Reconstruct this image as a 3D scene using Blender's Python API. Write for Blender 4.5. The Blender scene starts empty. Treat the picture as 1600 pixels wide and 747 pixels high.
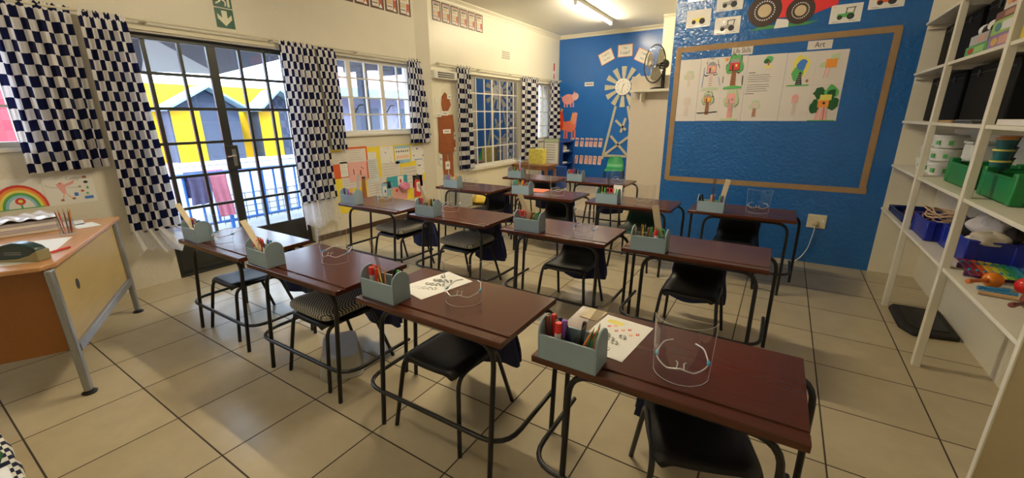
import bpy, bmesh, math, random
from mathutils import Vector, Matrix
random.seed(11)
SC = bpy.context.scene
COL = SC.collection
PI = math.pi

# ------------------------------------------------------------------ camera, world, light, exposure
CAM = Vector((4.1086, -0.6388, 1.5902))
F = 650.94
RX = Vector((0.84408125, 0.53617437, -0.0066242))
RY = Vector((0.1452396, -0.24050274, -0.95972074))
RZ = Vector((-0.5161708, 0.80912018, -0.28087761))
cd = bpy.data.cameras.new('camera'); cam = bpy.data.objects.new('camera', cd); COL.objects.link(cam)
cd.sensor_fit = 'HORIZONTAL'; cd.sensor_width = 36; cd.lens = F / 1600 * 36; cd.clip_start = 0.02; cd.clip_end = 200
M = Matrix.Identity(4)
for i in range(3):
    M[i][0] = RX[i]; M[i][1] = -RY[i]; M[i][2] = -RZ[i]; M[i][3] = CAM[i]
cam.matrix_world = M
SC.camera = cam
SC.view_settings.view_transform = 'Standard'; SC.view_settings.look = 'None'
SC.view_settings.exposure = 0.58; SC.view_settings.gamma = 1.0; SC.view_settings.use_curve_mapping = False
SC.cycles.max_bounces = 8; SC.cycles.diffuse_bounces = 4; SC.cycles.glossy_bounces = 4
SC.cycles.transmission_bounces = 6; SC.cycles.transparent_max_bounces = 24
SC.cycles.caustics_reflective = False; SC.cycles.caustics_refractive = False
SC.cycles.sample_clamp_indirect = 6.0
W = bpy.data.worlds.new('sky'); SC.world = W; W.use_nodes = True
bg = W.node_tree.nodes['Background']
bg.inputs[0].default_value = (0.62, 0.79, 1.0, 1); bg.inputs[1].default_value = 7.5
sd = bpy.data.lights.new('sun', 'SUN'); sd.energy = 2.2; sd.angle = 0.15; sd.color = (1, 0.96, 0.9)
sun = bpy.data.objects.new('sun', sd); COL.objects.link(sun)
sun.rotation_euler = Vector((-0.75, 0.25, -0.75)).to_track_quat('-Z', 'Y').to_euler()
TUBE_WARM = (1.0, 0.85, 0.58)
TUBE_POWER = 185.0
CEIL = 3.47

# ------------------------------------------------------------------ helpers
def at(px, py, ax, v):
    d = RX * (px - 800) + RY * (py - 373.5) + RZ * F
    t = (v - CAM[ax]) / d[ax]
    return CAM + d * t

_m = {}
def nodes_of(name):
    m = bpy.data.materials.new(name); m.use_nodes = True
    nt = m.node_tree
    return m, nt, nt.nodes, nt.links, nt.nodes['Principled BSDF']

def mat(name, col, rough=0.5, metal=0.0, spec=0.5, var=0.10, scale=9.0, bump=0.0, bscale=60.0, emit=0.0, trans=0.0, sheen=0.0, detail=3.0):
    """procedural material: a noise lightly varies the colour, another bumps it"""
    if name in _m: return _m[name]
    m, nt, N, L, P = nodes_of(name)
    tc = N.new('ShaderNodeTexCoord')
    no = N.new('ShaderNodeTexNoise'); no.inputs['Scale'].default_value = scale; no.inputs['Detail'].default_value = detail
    L.new(tc.outputs['Object'], no.inputs['Vector'])
    mx = N.new('ShaderNodeMix'); mx.data_type = 'RGBA'
    mx.inputs[6].default_value = tuple(max(0, c * (1 - var)) for c in col) + (1,)
    mx.inputs[7].default_value = tuple(min(1, c * (1 + var)) for c in col) + (1,)
    L.new(no.outputs['Fac'], mx.inputs[0]); L.new(mx.outputs[2], P.inputs['Base Color'])
    P.inputs['Roughness'].default_value = rough; P.inputs['Metallic'].default_value = metal
    P.inputs['Specular IOR Level'].default_value = spec
    if sheen: P.inputs['Sheen Weight'].default_value = sheen
    if emit:
        P.inputs['Emission Color'].default_value = tuple(col) + (1,); P.inputs['Emission Strength'].default_value = emit
    if bump:
        nb = N.new('ShaderNodeTexNoise'); nb.inputs['Scale'].default_value = bscale; nb.inputs['Detail'].default_value = 2.0
        L.new(tc.outputs['Object'], nb.inputs['Vector'])
        b = N.new('ShaderNodeBump'); b.inputs['Strength'].default_value = bump; b.inputs['Distance'].default_value = 0.01
        L.new(nb.outputs['Fac'], b.inputs['Height']); L.new(b.outputs['Normal'], P.inputs['Normal'])
    if trans:
        tr = N.new('ShaderNodeBsdfTranslucent'); L.new(mx.outputs[2], tr.inputs['Color'])
        ms = N.new('ShaderNodeMixShader'); ms.inputs[0].default_value = trans
        L.new(P.outputs[0], ms.inputs[1]); L.new(tr.outputs[0], ms.inputs[2])
        L.new(ms.outputs[0], N['Material Output'].inputs['Surface'])
    _m[name] = m
    return m

def clear(name, tint=(1, 1, 1), rough=0.02, ior=1.5, base=0.0):
    """thin clear sheet: see-through plus a Fresnel mirror reflection"""
    if name in _m: return _m[name]
    m, nt, N, L, P = nodes_of(name)
    N.remove(P)
    t = N.new('ShaderNodeBsdfTransparent'); t.inputs[0].default_value = tint + (1,)
    g = N.new('ShaderNodeBsdfGlossy'); g.inputs['Roughness'].default_value = rough
    lw = N.new('ShaderNodeLayerWeight'); lw.inputs['Blend'].default_value = 0.5
    pw = N.new('ShaderNodeMath'); pw.operation = 'POWER'; pw.inputs[1].default_value = 5.0
    L.new(lw.outputs['Facing'], pw.inputs[0])
    fr = N.new('ShaderNodeMath'); fr.operation = 'MULTIPLY_ADD'; fr.inputs[1].default_value = 0.95; fr.inputs[2].default_value = ((ior - 1) / (ior + 1)) ** 2
    L.new(pw.outputs[0], fr.inputs[0])
    no = N.new('ShaderNodeTexNoise'); no.inputs['Scale'].default_value = 4.0
    mr = N.new('ShaderNodeMath'); mr.operation = 'MULTIPLY_ADD'; mr.inputs[1].default_value = 0.02; mr.inputs[2].default_value = base
    ad = N.new('ShaderNodeMath'); ad.operation = 'ADD'; ad.use_clamp = True
    L.new(no.outputs['Fac'], mr.inputs[0]); L.new(fr.outputs[0], ad.inputs[0]); L.new(mr.outputs[0], ad.inputs[1])
    ms = N.new('ShaderNodeMixShader'); L.new(ad.outputs[0], ms.inputs[0]); L.new(t.outputs[0], ms.inputs[1]); L.new(g.outputs[0], ms.inputs[2])
    L.new(ms.outputs[0], N['Material Output'].inputs['Surface'])
    _m[name] = m
    return m

def checker(name, c1, c2, size, rough=0.85, trans=0.0, third=None):
    """two-colour woven check laid out along the cloth (UV in metres)"""
    m, nt, N, L, P = nodes_of(name)
    tc = N.new('ShaderNodeTexCoord')
    ch = N.new('ShaderNodeTexChecker'); ch.inputs['Scale'].default_value = 1.0 / size
    ch.inputs[1].default_value = c1 + (1,); ch.inputs[2].default_value = c2 + (1,)
    L.new(tc.outputs['UV'], ch.inputs['Vector'])
    no = N.new('ShaderNodeTexNoise'); no.inputs['Scale'].default_value = 400
    L.new(tc.outputs['UV'], no.inputs['Vector'])
    b = N.new('ShaderNodeBump'); b.inputs['Strength'].default_value = 0.08
    L.new(no.outputs['Fac'], b.inputs['Height']); L.new(b.outputs['Normal'], P.inputs['Normal'])
    L.new(ch.outputs[0], P.inputs['Base Color']); P.inputs['Roughness'].default_value = rough
    P.inputs['Specular IOR Level'].default_value = 0.2
    if trans:
        tr = N.new('ShaderNodeBsdfTranslucent'); L.new(ch.outputs[0], tr.inputs['Color'])
        ms = N.new('ShaderNodeMixShader'); ms.inputs[0].default_value = trans
        L.new(P.outputs[0], ms.inputs[1]); L.new(tr.outputs[0], ms.inputs[2])
        L.new(ms.outputs[0], N['Material Output'].inputs['Surface'])
    _m[name] = m
    return m

def fillet(pts, rad, n=6):
    pts = [Vector(p) for p in pts]; out = [pts[0]]
    for i in range(1, len(pts) - 1):
        a, b, c = pts[i - 1], pts[i], pts[i + 1]
        r = rad[i] if isinstance(rad, (list, tuple)) else rad
        u = (a - b); v = (c - b)
        d = min(r, u.length * 0.49, v.length * 0.49)
        p0 = b + u.normalized() * d; p1 = b + v.normalized() * d
        for k in range(n + 1):
            t = k / n
            out.append(p0 * (1 - t) ** 2 + b * 2 * t * (1 - t) + p1 * t * t)
    out.append(pts[-1])
    return out

class MB:
    def __init__(s): s.v = []; s.f = []; s.mi = []; s.uv = {}
    def add(s, vs, fs, mi=0, uvs=None):
        o = len(s.v); s.v += [tuple(p) for p in vs]
        for k, f in enumerate(fs):
            s.f.append([o + i for i in f]); s.mi.append(mi)
        if uvs:
            for i, q in enumerate(uvs): s.uv[o + i] = q
        return s
    def bx(s, x0, x1, y0, y1, z0, z1, mi=0):
        v = [(x0, y0, z0), (x1, y0, z0), (x1, y1, z0), (x0, y1, z0), (x0, y0, z1), (x1, y0, z1), (x1, y1, z1), (x0, y1, z1)]
        return s.add(v, [(0, 3, 2, 1), (4, 5, 6, 7), (0, 1, 5, 4), (1, 2, 6, 5), (2, 3, 7, 6), (3, 0, 4, 7)], mi)
    def obx(s, c, size, X, Y, mi=0):
        c = Vector(c); X = Vector(X).normalized(); Y = Vector(Y).normalized(); Z = X.cross(Y)
        v = []
        for k in (-.5, .5):
            for (i, j) in ((-.5, -.5), (.5, -.5), (.5, .5), (-.5, .5)):
                v.append(c + X * i * size[0] + Y * j * size[1] + Z * k * size[2])
        return s.add(v, [(0, 3, 2, 1), (4, 5, 6, 7), (0, 1, 5, 4), (1, 2, 6, 5), (2, 3, 7, 6), (3, 0, 4, 7)], mi)
    def tube(s, pts, r, n=8, mi=0, closed=False):
        pts = [Vector(p) for p in pts]; m = len(pts); vs = []; fs = []
        t0 = (pts[1] - pts[0]).normalized()
        up = Vector((0, 0, 1)) if abs(t0.z) < 0.9 else Vector((1, 0, 0))
        nrm = t0.cross(up).normalized()
        for i, p in enumerate(pts):
            if closed: t = (pts[(i + 1) % m] - pts[i - 1]).normalized()
            else: t = (pts[min(i + 1, m - 1)] - pts[max(i - 1, 0)]).normalized()
            nrm = (nrm - t * nrm.dot(t)).normalized(); b = t.cross(nrm)
            rr = r[i] if isinstance(r, (list, tuple)) else r
            for k in range(n):
                a = 2 * PI * k / n
                vs.append(p + nrm * math.cos(a) * rr + b * math.sin(a) * rr)
        for i in range(m if closed else m - 1):
            for k in range(n):
                j = (i + 1) % m
                fs.append((i * n + k, i * n + (k + 1) % n, j * n + (k + 1) % n, j * n + k))
        if not closed:
            fs.append(tuple(range(n - 1, -1, -1))); fs.append(tuple((m - 1) * n + k for k in range(n)))
        return s.add(vs, fs, mi)
    def lathe(s, prof, c=(0, 0, 0), n=20, mi=0, X=(1, 0, 0), Y=(0, 1, 0)):
        c = Vector(c); X = Vector(X); Y = Vector(Y); Z = X.cross(Y); vs = []; fs = []
        for (r, z) in prof:
            for k in range(n):
                a = 2 * PI * k / n
                vs.append(c + X * math.cos(a) * r + Y * math.sin(a) * r + Z * z)
        for i in range(len(prof) - 1):
            for k in range(n):
                fs.append((i * n + k, i * n + (k + 1) % n, (i + 1) * n + (k + 1) % n, (i + 1) * n + k))
        if prof[0][0] > 1e-4: fs.append(tuple(range(n - 1, -1, -1)))
        if prof[-1][0] > 1e-4: fs.append(tuple((len(prof) - 1) * n + k for k in range(n)))
        return s.add(vs, fs, mi)
    def prism(s, poly, fn, d0, d1, mi=0):
        n = len(poly)
        vs = [fn(a, b, d0) for a, b in poly] + [fn(a, b, d1) for a, b in poly]
        fs = [tuple(range(n - 1, -1, -1)), tuple(range(n, 2 * n))] + [(i, (i + 1) % n, n + (i + 1) % n, n + i) for i in range(n)]
        return s.add(vs, fs, mi)
    def grid(s, fn, nu, nv, mi=0, uv=None, closed_u=False):
        vs = []; fs = []; uvs = []
        for j in range(nv + 1):
            for i in range(nu + 1):
                vs.append(fn(i / nu, j / nv))
                if uv: uvs.append(uv(i / nu, j / nv))
        for j in range(nv):
            for i in range(nu):
                a = j * (nu + 1) + i
                fs.append((a, a + 1, a + nu + 2, a + nu + 1))
        return s.add(vs, fs, mi, uvs if uv else None)
    def build(s, name, mats, parent=None, base=(0, 0, 0), bevel=0.0, bseg=2, solid=0.0, subs=0, ang=35, smooth=True, link=True):
        me = bpy.data.meshes.new(name)
        b = Vector(base)
        me.from_pydata([tuple(Vector(p) - b) for p in s.v], [], s.f)
        if not isinstance(mats, (list, tuple)): mats = [mats]
        for m in mats: me.materials.append(m)
        for p, mi in zip(me.polygons, s.mi): p.material_index = mi
        if s.uv:
            ul = me.uv_layers.new(name='UVMap')
            for p in me.polygons:
                for li in p.loop_indices:
                    ul.data[li].uv = s.uv.get(me.loops[li].vertex_index, (0, 0))
        bm = bmesh.new(); bm.from_mesh(me)
        if not s.uv: bmesh.ops.remove_doubles(bm, verts=bm.verts, dist=1e-6)
        bmesh.ops.recalc_face_normals(bm, faces=bm.faces)
        if smooth:
            lim = math.radians(ang)
            for f in bm.faces: f.smooth = True
            for e in bm.edges:
                if len(e.link_faces) != 2 or e.calc_face_angle(0) > lim: e.smooth = False
        bm.to_mesh(me); bm.free()
        o = bpy.data.objects.new(name, me)
        if link: COL.objects.link(o)
        if solid:
            md = o.modifiers.new('thick', 'SOLIDIFY'); md.thickness = solid; md.offset = 0
        if bevel:
            md = o.modifiers.new('bevel', 'BEVEL'); md.width = bevel; md.segments = bseg; md.limit_method = 'ANGLE'; md.angle_limit = math.radians(40)
        if subs:
            md = o.modifiers.new('sub', 'SUBSURF'); md.levels = subs; md.render_levels = subs
        if parent is not None: o.parent = parent
        else: o.location = b
        return o

def tag(o, label=None, cat=None, group=None, kind=None):
    if label: o['label'] = label
    if cat: o['category'] = cat
    if group: o['group'] = group
    if kind: o['kind'] = kind
    return o

def thing(name, label, cat, loc=(0, 0, 0), rz=0.0, group=None):
    o = bpy.data.objects.new(name, None); COL.objects.link(o); o.empty_display_size = 0.1
    o.location = loc; o.rotation_euler = (0, 0, rz)
    return tag(o, label, cat, group)

def struct(o): return tag(o, kind='structure')

def dup(root, loc, rz=None, label=None, group=None, rot=None):
    r = root.copy(); COL.objects.link(r); r.location = loc
    if rz is not None: r.rotation_euler = (0, 0, rz)
    if rot is not None: r.rotation_euler = rot
    if label: r['label'] = label
    if group: r['group'] = group
    for ch in list(root.children):
        c = ch.copy(); COL.objects.link(c); c.parent = r
        for g in list(ch.children):
            d = g.copy(); COL.objects.link(d); d.parent = c
    return r

# flat work on walls: (a, b, d) = along the wall, up, out of the wall
def on_left(x0): return lambda a, b, d: Vector((x0 + d, a, b))
def on_back(y0): return lambda a, b, d: Vector((a, y0 - d, b))
def ell(cx, cy, rx, ry=None, n=20, ph=0.0):
    ry = rx if ry is None else ry
    return [(cx + rx * math.cos(2 * PI * k / n + ph), cy + ry * math.sin(2 * PI * k / n + ph)) for k in range(n)]
def rect(a0, a1, b0, b1): return [(a0, b0), (a1, b0), (a1, b1), (a0, b1)]
def bar(p, q, w):
    p = Vector(p); q = Vector(q); t = (q - p); n = Vector((-t.y, t.x)).normalized() * w / 2
    return [tuple(p - n), tuple(q - n), tuple(q + n), tuple(p + n)]
def blob(cx, cy, r, n=14, j=0.25, ry=None):
    ry = ry or r
    out = []
    for k in range(n):
        s = 1 + random.uniform(-j, j)
        a = 2 * PI * k / n
        out.append((cx + r * s * math.cos(a), cy + ry * s * math.sin(a)))
    return out

def text(s, name, m, c, h, X, Y, parent=None, base=(0, 0, 0), depth=0.0006, width=None, align='CENTER'):
    cu = bpy.data.curves.new(name, 'FONT'); cu.body = s; cu.size = 1.0; cu.extrude = 0.0
    cu.align_x = align; cu.align_y = 'CENTER'; cu.resolution_u = 3
    o = bpy.data.objects.new(name, cu); COL.objects.link(o)
    dg = bpy.context.evaluated_depsgraph_get()
    me = bpy.data.meshes.new_from_object(o.evaluated_get(dg))
    bpy.data.objects.remove(o); bpy.data.curves.remove(cu)
    X = Vector(X).normalized(); Y = Vector(Y).normalized(); Z = X.cross(Y)
    sc = h / 0.72
    wx = max((v.co.x for v in me.vertices), default=1) - min((v.co.x for v in me.vertices), default=0)
    sx = sc if not width else width / max(wx, 1e-3)
    c = Vector(c) - Vector(base)
    for v in me.vertices:
        v.co = c + X * v.co.x * sx + Y * v.co.y * sc + Z * depth
    me.materials.clear(); me.materials.append(m)
    o = bpy.data.objects.new(name, me); COL.objects.link(o)
    if parent is not None: o.parent = parent
    else: o.location = base
    return o

# ------------------------------------------------------------------ materials
CREAM = (0.70, 0.66, 0.56)
m_wall = mat('cream_wall_paint', CREAM, 0.55, var=0.05, scale=3, bump=0.25, bscale=35)
m_wall2 = mat('cream_gloss_paint', (0.77, 0.73, 0.60), 0.35, var=0.05, scale=3, bump=0.2, bscale=30)
m_white_wall = mat('white_wall_paint', (0.74, 0.70, 0.58), 0.5, var=0.05, scale=4, bump=0.5, bscale=25)
m_ceil = mat('ceiling_paint', (0.85, 0.84, 0.79), 0.6, var=0.04, scale=2, bump=0.1, bscale=12)
m_blue = mat('blue_gloss_paint', (0.018, 0.125, 0.40), 0.11, var=0.12, scale=5, bump=0.8, bscale=30, detail=5)
m_blue_back = mat('blue_wall_paint', (0.016, 0.135, 0.52), 0.24, var=0.08, scale=4, bump=0.15, bscale=30)
m_trim = mat('cream_trim_paint', (0.76, 0.72, 0.60), 0.4, var=0.04)
m_skirt = mat('dark_brown_skirting', (0.075, 0.04, 0.025), 0.4, var=0.25)
m_dark_frame = mat('charcoal_steel_paint', (0.022, 0.024, 0.022), 0.4, var=0.2)
m_win_white = mat('white_window_paint', (0.70, 0.68, 0.62), 0.4, var=0.06)
m_glass = clear('window_glass')
m_film = clear('reflective_window_glass', tint=(0.45, 0.47, 0.55), base=0.44, rough=0.01)
m_tube = mat('black_tube_paint', (0.009, 0.009, 0.010), 0.38, spec=0.4, var=0.3)
m_black = mat('black_plastic', (0.007, 0.007, 0.008), 0.42, spec=0.3, var=0.3, bump=0.05, bscale=200)
m_navy = mat('navy_cloth', (0.010, 0.016, 0.075), 0.85, var=0.3, bump=0.2, bscale=80)
m_greenp = mat('green_plastic', (0.012, 0.27, 0.09), 0.4, var=0.15)
m_dgreenp = mat('dark_green_plastic', (0.010, 0.055, 0.035), 0.45, var=0.2)
m_box = mat('blue_grey_box_paint', (0.27, 0.375, 0.45), 0.5, var=0.07, bump=0.05, bscale=90)
m_visor = clear('clear_visor_plastic', tint=(0.97, 0.97, 0.98), rough=0.05, base=0.045)
m_visor_edge = mat('visor_edge_plastic', (0.62, 0.63, 0.66), 0.2, var=0.05, spec=0.8)
m_hinge = mat('blue_hinge_plastic', (0.02, 0.32, 0.62), 0.35)
m_paper = mat('white_paper', (0.80, 0.79, 0.76), 0.7, var=0.03)
m_paper2 = mat('grey_white_paper', (0.70, 0.66, 0.62), 0.7, var=0.03)
m_pink = mat('pink_paper', (0.78, 0.42, 0.40), 0.7, var=0.06)
m_yellow = mat('yellow_card', (0.86, 0.68, 0.05), 0.65, var=0.05)
m_orange = mat('orange_red_card', (0.72, 0.12, 0.03), 0.65, var=0.06)
m_teal = mat('teal_card', (0.05, 0.38, 0.50), 0.65, var=0.06)
m_skyc = mat('sky_blue_card', (0.30, 0.55, 0.75), 0.65, var=0.06)
m_ink = mat('black_ink', (0.03, 0.03, 0.035), 0.7)
m_grey_ink = mat('grey_pencil', (0.34, 0.33, 0.33), 0.8)
m_lred = mat('red_crayon', (0.66, 0.05, 0.05), 0.6)
m_lpink = mat('pink_crayon', (0.80, 0.38, 0.36), 0.6)
m_lgreen = mat('green_crayon', (0.10, 0.42, 0.12), 0.6)
m_lleaf = mat('pale_green_crayon', (0.50, 0.62, 0.40), 0.7)
m_lbrown = mat('brown_crayon', (0.34, 0.13, 0.06), 0.6)
m_lyellow = mat('yellow_crayon', (0.80, 0.70, 0.15), 0.6)
m_lblue = mat('blue_crayon', (0.05, 0.20, 0.62), 0.6)
m_lorange = mat('orange_crayon', (0.85, 0.32, 0.05), 0.6)
m_line = mat('faint_outline_pencil', (0.50, 0.50, 0.50), 0.8)
m_faint = mat('faint_pencil', (0.66, 0.58, 0.52), 0.8)
m_tan = mat('brown_corrugated_border', (0.33, 0.21, 0.10), 0.75, var=0.15, bump=0.3, bscale=120)
m_steel = mat('grey_steel', (0.33, 0.35, 0.38), 0.35, metal=0.7, var=0.1)
m_chrome = mat('chrome', (0.7, 0.7, 0.72), 0.15, metal=1.0, var=0.04)
m_shelf = mat('white_shelf_paint', (0.74, 0.71, 0.60), 0.45, var=0.05)
m_rope = mat('natural_rope', (0.55, 0.38, 0.26), 0.85, var=0.2)
m_white_p = mat('white_plastic', (0.80, 0.80, 0.78), 0.4, var=0.04)
m_red = mat('red_plastic', (0.70, 0.03, 0.03), 0.35)
m_purple = mat('purple_plastic', (0.28, 0.12, 0.55), 0.35)
m_wood = mat('light_wood', (0.58, 0.38, 0.20), 0.55, var=0.2, scale=14)
m_brownf = mat('brown_felt', (0.30, 0.085, 0.025), 0.9, var=0.15)
m_rail = mat('painted_curtain_rail', (0.66, 0.62, 0.48), 0.5, var=0.05)

def wood_top(name, col, dark, rough):
    m, nt, N, L, P = nodes_of(name)
    tc = N.new('ShaderNodeTexCoord'); mp = N.new('ShaderNodeMapping'); mp.inputs['Scale'].default_value = (1.0, 30, 6)
    L.new(tc.outputs['Object'], mp.inputs[0])
    no = N.new('ShaderNodeTexNoise'); no.inputs['Scale'].default_value = 3.5; no.inputs['Detail'].default_value = 6
    L.new(mp.outputs[0], no.inputs['Vector'])
    mx = N.new('ShaderNodeMix'); mx.data_type = 'RGBA'; mx.inputs[6].default_value = dark + (1,); mx.inputs[7].default_value = col + (1,)
    L.new(no.outputs['Fac'], mx.inputs[0]); L.new(mx.outputs[2], P.inputs['Base Color'])
    n2 = N.new('ShaderNodeTexNoise'); n2.inputs['Scale'].default_value = 14; L.new(tc.outputs['Object'], n2.inputs['Vector'])
    mr = N.new('ShaderNodeMapRange'); mr.inputs[3].default_value = rough - 0.02; mr.inputs[4].default_value = rough + 0.03
    L.new(n2.outputs['Fac'], mr.inputs[0]); L.new(mr.outputs[0], P.inputs['Roughness'])
    return m
m_desk = wood_top('varnished_mahogany', (0.090, 0.022, 0.009), (0.058, 0.014, 0.006), 0.22)
m_tdesk = wood_top('beech_laminate', (0.62, 0.33, 0.15), (0.50, 0.25, 0.11), 0.30)
m_tend = wood_top('orange_brown_panel', (0.30, 0.115, 0.022), (0.24, 0.088, 0.018), 0.40)
m_tfront = wood_top('pale_maple_panel', (0.58, 0.43, 0.18), (0.48, 0.34, 0.13), 0.40)
m_table = wood_top('brown_table_wood', (0.30, 0.13, 0.05), (0.20, 0.08, 0.03), 0.4)

m_check = checker('navy_white_check', (0.007, 0.010, 0.052), (0.80, 0.79, 0.81), 0.083, trans=0.30)
m_check_s = checker('fine_navy_white_check', (0.006, 0.008, 0.040), (0.80, 0.79, 0.81), 0.083, trans=0.30)
m_hound = checker('black_white_houndstooth', (0.012, 0.012, 0.012), (0.46, 0.45, 0.40), 0.011)
m_gingham = checker('navy_gingham', (0.012, 0.015, 0.04), (0.70, 0.68, 0.62), 0.030)

def lace_mat():
    m, nt, N, L, P = nodes_of('white_lace')
    tc = N.new('ShaderNodeTexCoord')
    vo = N.new('ShaderNodeTexVoronoi'); vo.inputs['Scale'].default_value = 55
    L.new(tc.outputs['UV'], vo.inputs['Vector'])
    mr = N.new('ShaderNodeMapRange'); mr.inputs[1].default_value = 0.15; mr.inputs[2].default_value = 0.5; mr.inputs[3].default_value = 0.02; mr.inputs[4].default_value = 0.22
    L.new(vo.outputs['Distance'], mr.inputs[0])
    P.inputs['Base Color'].default_value = (0.84, 0.84, 0.86, 1); P.inputs['Roughness'].default_value = 0.9
    tl = N.new('ShaderNodeBsdfTranslucent'); tl.inputs[0].default_value = (0.84, 0.84, 0.88, 1)
    m1 = N.new('ShaderNodeMixShader'); m1.inputs[0].default_value = 0.4
    L.new(P.outputs[0], m1.inputs[1]); L.new(tl.outputs[0], m1.inputs[2])
    tr = N.new('ShaderNodeBsdfTransparent')
    m2 = N.new('ShaderNodeMixShader'); L.new(mr.outputs[0], m2.inputs[0]); L.new(m1.outputs[0], m2.inputs[1]); L.new(tr.outputs[0], m2.inputs[2])
    L.new(m2.outputs[0], N['Material Output'].inputs['Surface'])
    return m
m_lace = lace_mat()

def floor_mat():
    m, nt, N, L, P = nodes_of('beige_floor_tiles')
    ge = N.new('ShaderNodeNewGeometry')
    br = N.new('ShaderNodeTexBrick'); br.offset = 0.0; br.squash = 1.0
    br.inputs['Scale'].default_value = 1.0; br.inputs['Brick Width'].default_value = 0.5; br.inputs['Row Height'].default_value = 0.5
    br.inputs['Mortar Size'].default_value = 0.0042; br.inputs['Mortar Smooth'].default_value = 0.1; br.inputs['Bias'].default_value = 0.0
    br.inputs['Color1'].default_value = (0.44, 0.37, 0.25, 1); br.inputs['Color2'].default_value = (0.50, 0.425, 0.29, 1)
    br.inputs['Mortar'].default_value = (0.040, 0.026, 0.016, 1)
    mp = N.new('ShaderNodeMapping'); mp.inputs['Location'].default_value = (10, 10, 0)
    L.new(ge.outputs['Position'], mp.inputs[0]); L.new(mp.outputs[0], br.inputs['Vector'])
    n1 = N.new('ShaderNodeTexNoise'); n1.inputs['Scale'].default_value = 5; n1.inputs['Detail'].default_value = 8; n1.inputs['Roughness'].default_value = 0.65
    L.new(mp.outputs[0], n1.inputs['Vector'])
    cr = N.new('ShaderNodeMapRange'); cr.inputs[1].default_value = 0.3; cr.inputs[2].default_value = 0.7; cr.inputs[3].default_value = 0.93; cr.inputs[4].default_value = 1.05
    L.new(n1.outputs['Fac'], cr.inputs[0])
    mx = N.new('ShaderNodeMix'); mx.data_type = 'RGBA'; mx.blend_type = 'MULTIPLY'; mx.inputs[0].default_value = 1.0
    L.new(br.outputs['Color'], mx.inputs[6]); L.new(cr.outputs[0], mx.inputs[7]); L.new(mx.outputs[2], P.inputs['Base Color'])
    ro = N.new('ShaderNodeMapRange'); ro.inputs[3].default_value = 0.22; ro.inputs[4].default_value = 0.27
    L.new(n1.outputs['Fac'], ro.inputs[0])
    mxr = N.new('ShaderNodeMix'); L.new(br.outputs['Fac'], mxr.inputs[0]); L.new(ro.outputs[0], mxr.inputs[2]); mxr.inputs[3].default_value = 0.85
    L.new(mxr.outputs[0], P.inputs['Roughness'])
    b = N.new('ShaderNodeBump'); b.inputs['Strength'].default_value = 0.25; b.inputs['Distance'].default_value = 0.002; b.invert = True
    L.new(br.outputs['Fac'], b.inputs['Height']); L.new(b.outputs['Normal'], P.inputs['Normal'])
    return m
m_floor = floor_mat()
m_tubeglow = mat('fluorescent_glow', TUBE_WARM, 0.5, emit=TUBE_POWER, var=0.02)

# ------------------------------------------------------------------ room shell
XL, XL2, XR = -0.98, -0.87, 5.42          # near left wall, far left wall, right wall
YN, YC, YB = -2.3, 4.88, 9.40             # wall behind the viewer, chalkboard wall, back wall
struct(MB().bx(-1.25, XR + .2, YN - .2, YB + .2, -.12, 0).build('floor', m_floor))
struct(MB().bx(-1.25, XR + .2, YN - .2, YB + .2, CEIL, CEIL + .12).build('ceiling', m_ceil))

def wall_with_holes(mb, x0, x1, ya, yb, holes, mi=0):
    """wall slab between x0 and x1; holes are (y0, y1, z0, z1), apart along y"""
    y = ya
    for (h0, h1, z0, z1) in sorted(holes):
        if h0 > y: mb.bx(x0, x1, y, h0, 0, CEIL, mi)
        if z0 > 0: mb.bx(x0, x1, h0, h1, 0, z0, mi)
        mb.bx(x0, x1, h0, h1, z1, CEIL, mi)
        y = h1
    mb.bx(x0, x1, y, yb, 0, CEIL, mi)
LW = (-0.75, 0.175, 1.385, 2.36); DR = (0.93, 2.46, 0.0, 2.36); W1 = (3.075, 4.445, 1.375, 2.385)
W2 = (5.62, 7.56, 0.655, 2.345); W3 = (8.22, 9.02, 1.07, 2.345)
mb = MB(); wall_with_holes(mb, -1.20, XL, YN - .2, 4.56, [LW, DR, W1])
fl = [(-1.20, 4.56), (XL, 4.56), (XL2, 4.76), (-1.20, 4.76)]
mb.prism(fl, lambda a, b, d: Vector((a, b, d)), 0, CEIL)
struct(mb.build('wall_left', m_wall))
mb = MB(); wall_with_holes(mb, -1.20, XL2, 4.76, YB + .2, [W2, W3])
struct(mb.build('wall_left_far', m_wall2))
mb = MB(); mb.bx(XL2, 1.60, YB, YB + .2, 0, CEIL, 0)
mb.bx(1.60, XR + .2, YB, YB + .2, 0, CEIL, 1)
struct(mb.build('wall_back', [m_blue_back, m_wall2]))
struct(MB().bx(1.80, 2.95, 8.55, YB, 0, CEIL).build('wall_pier', m_wall2))
mb = MB(); mb.bx(2.85, 5.055, YC, YC + .16, 0, CEIL, 0); mb.bx(5.055, XR, YC, YC + .16, 0, CEIL, 1)
struct(mb.build('wall_center', [m_blue, m_white_wall]))
struct(MB().bx(2.95, 3.05, YC + .16, YB, 0, CEIL).build('wall_side', m_wall2))
struct(MB().bx(XR, XR + .2, YN - .2, YB + .2, 0, CEIL).build('wall_right', m_white_wall))
struct(MB().bx(-1.2, XR + .2, YN - .2, YN, 0, CEIL).build('wall_near', m_wall))
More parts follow.
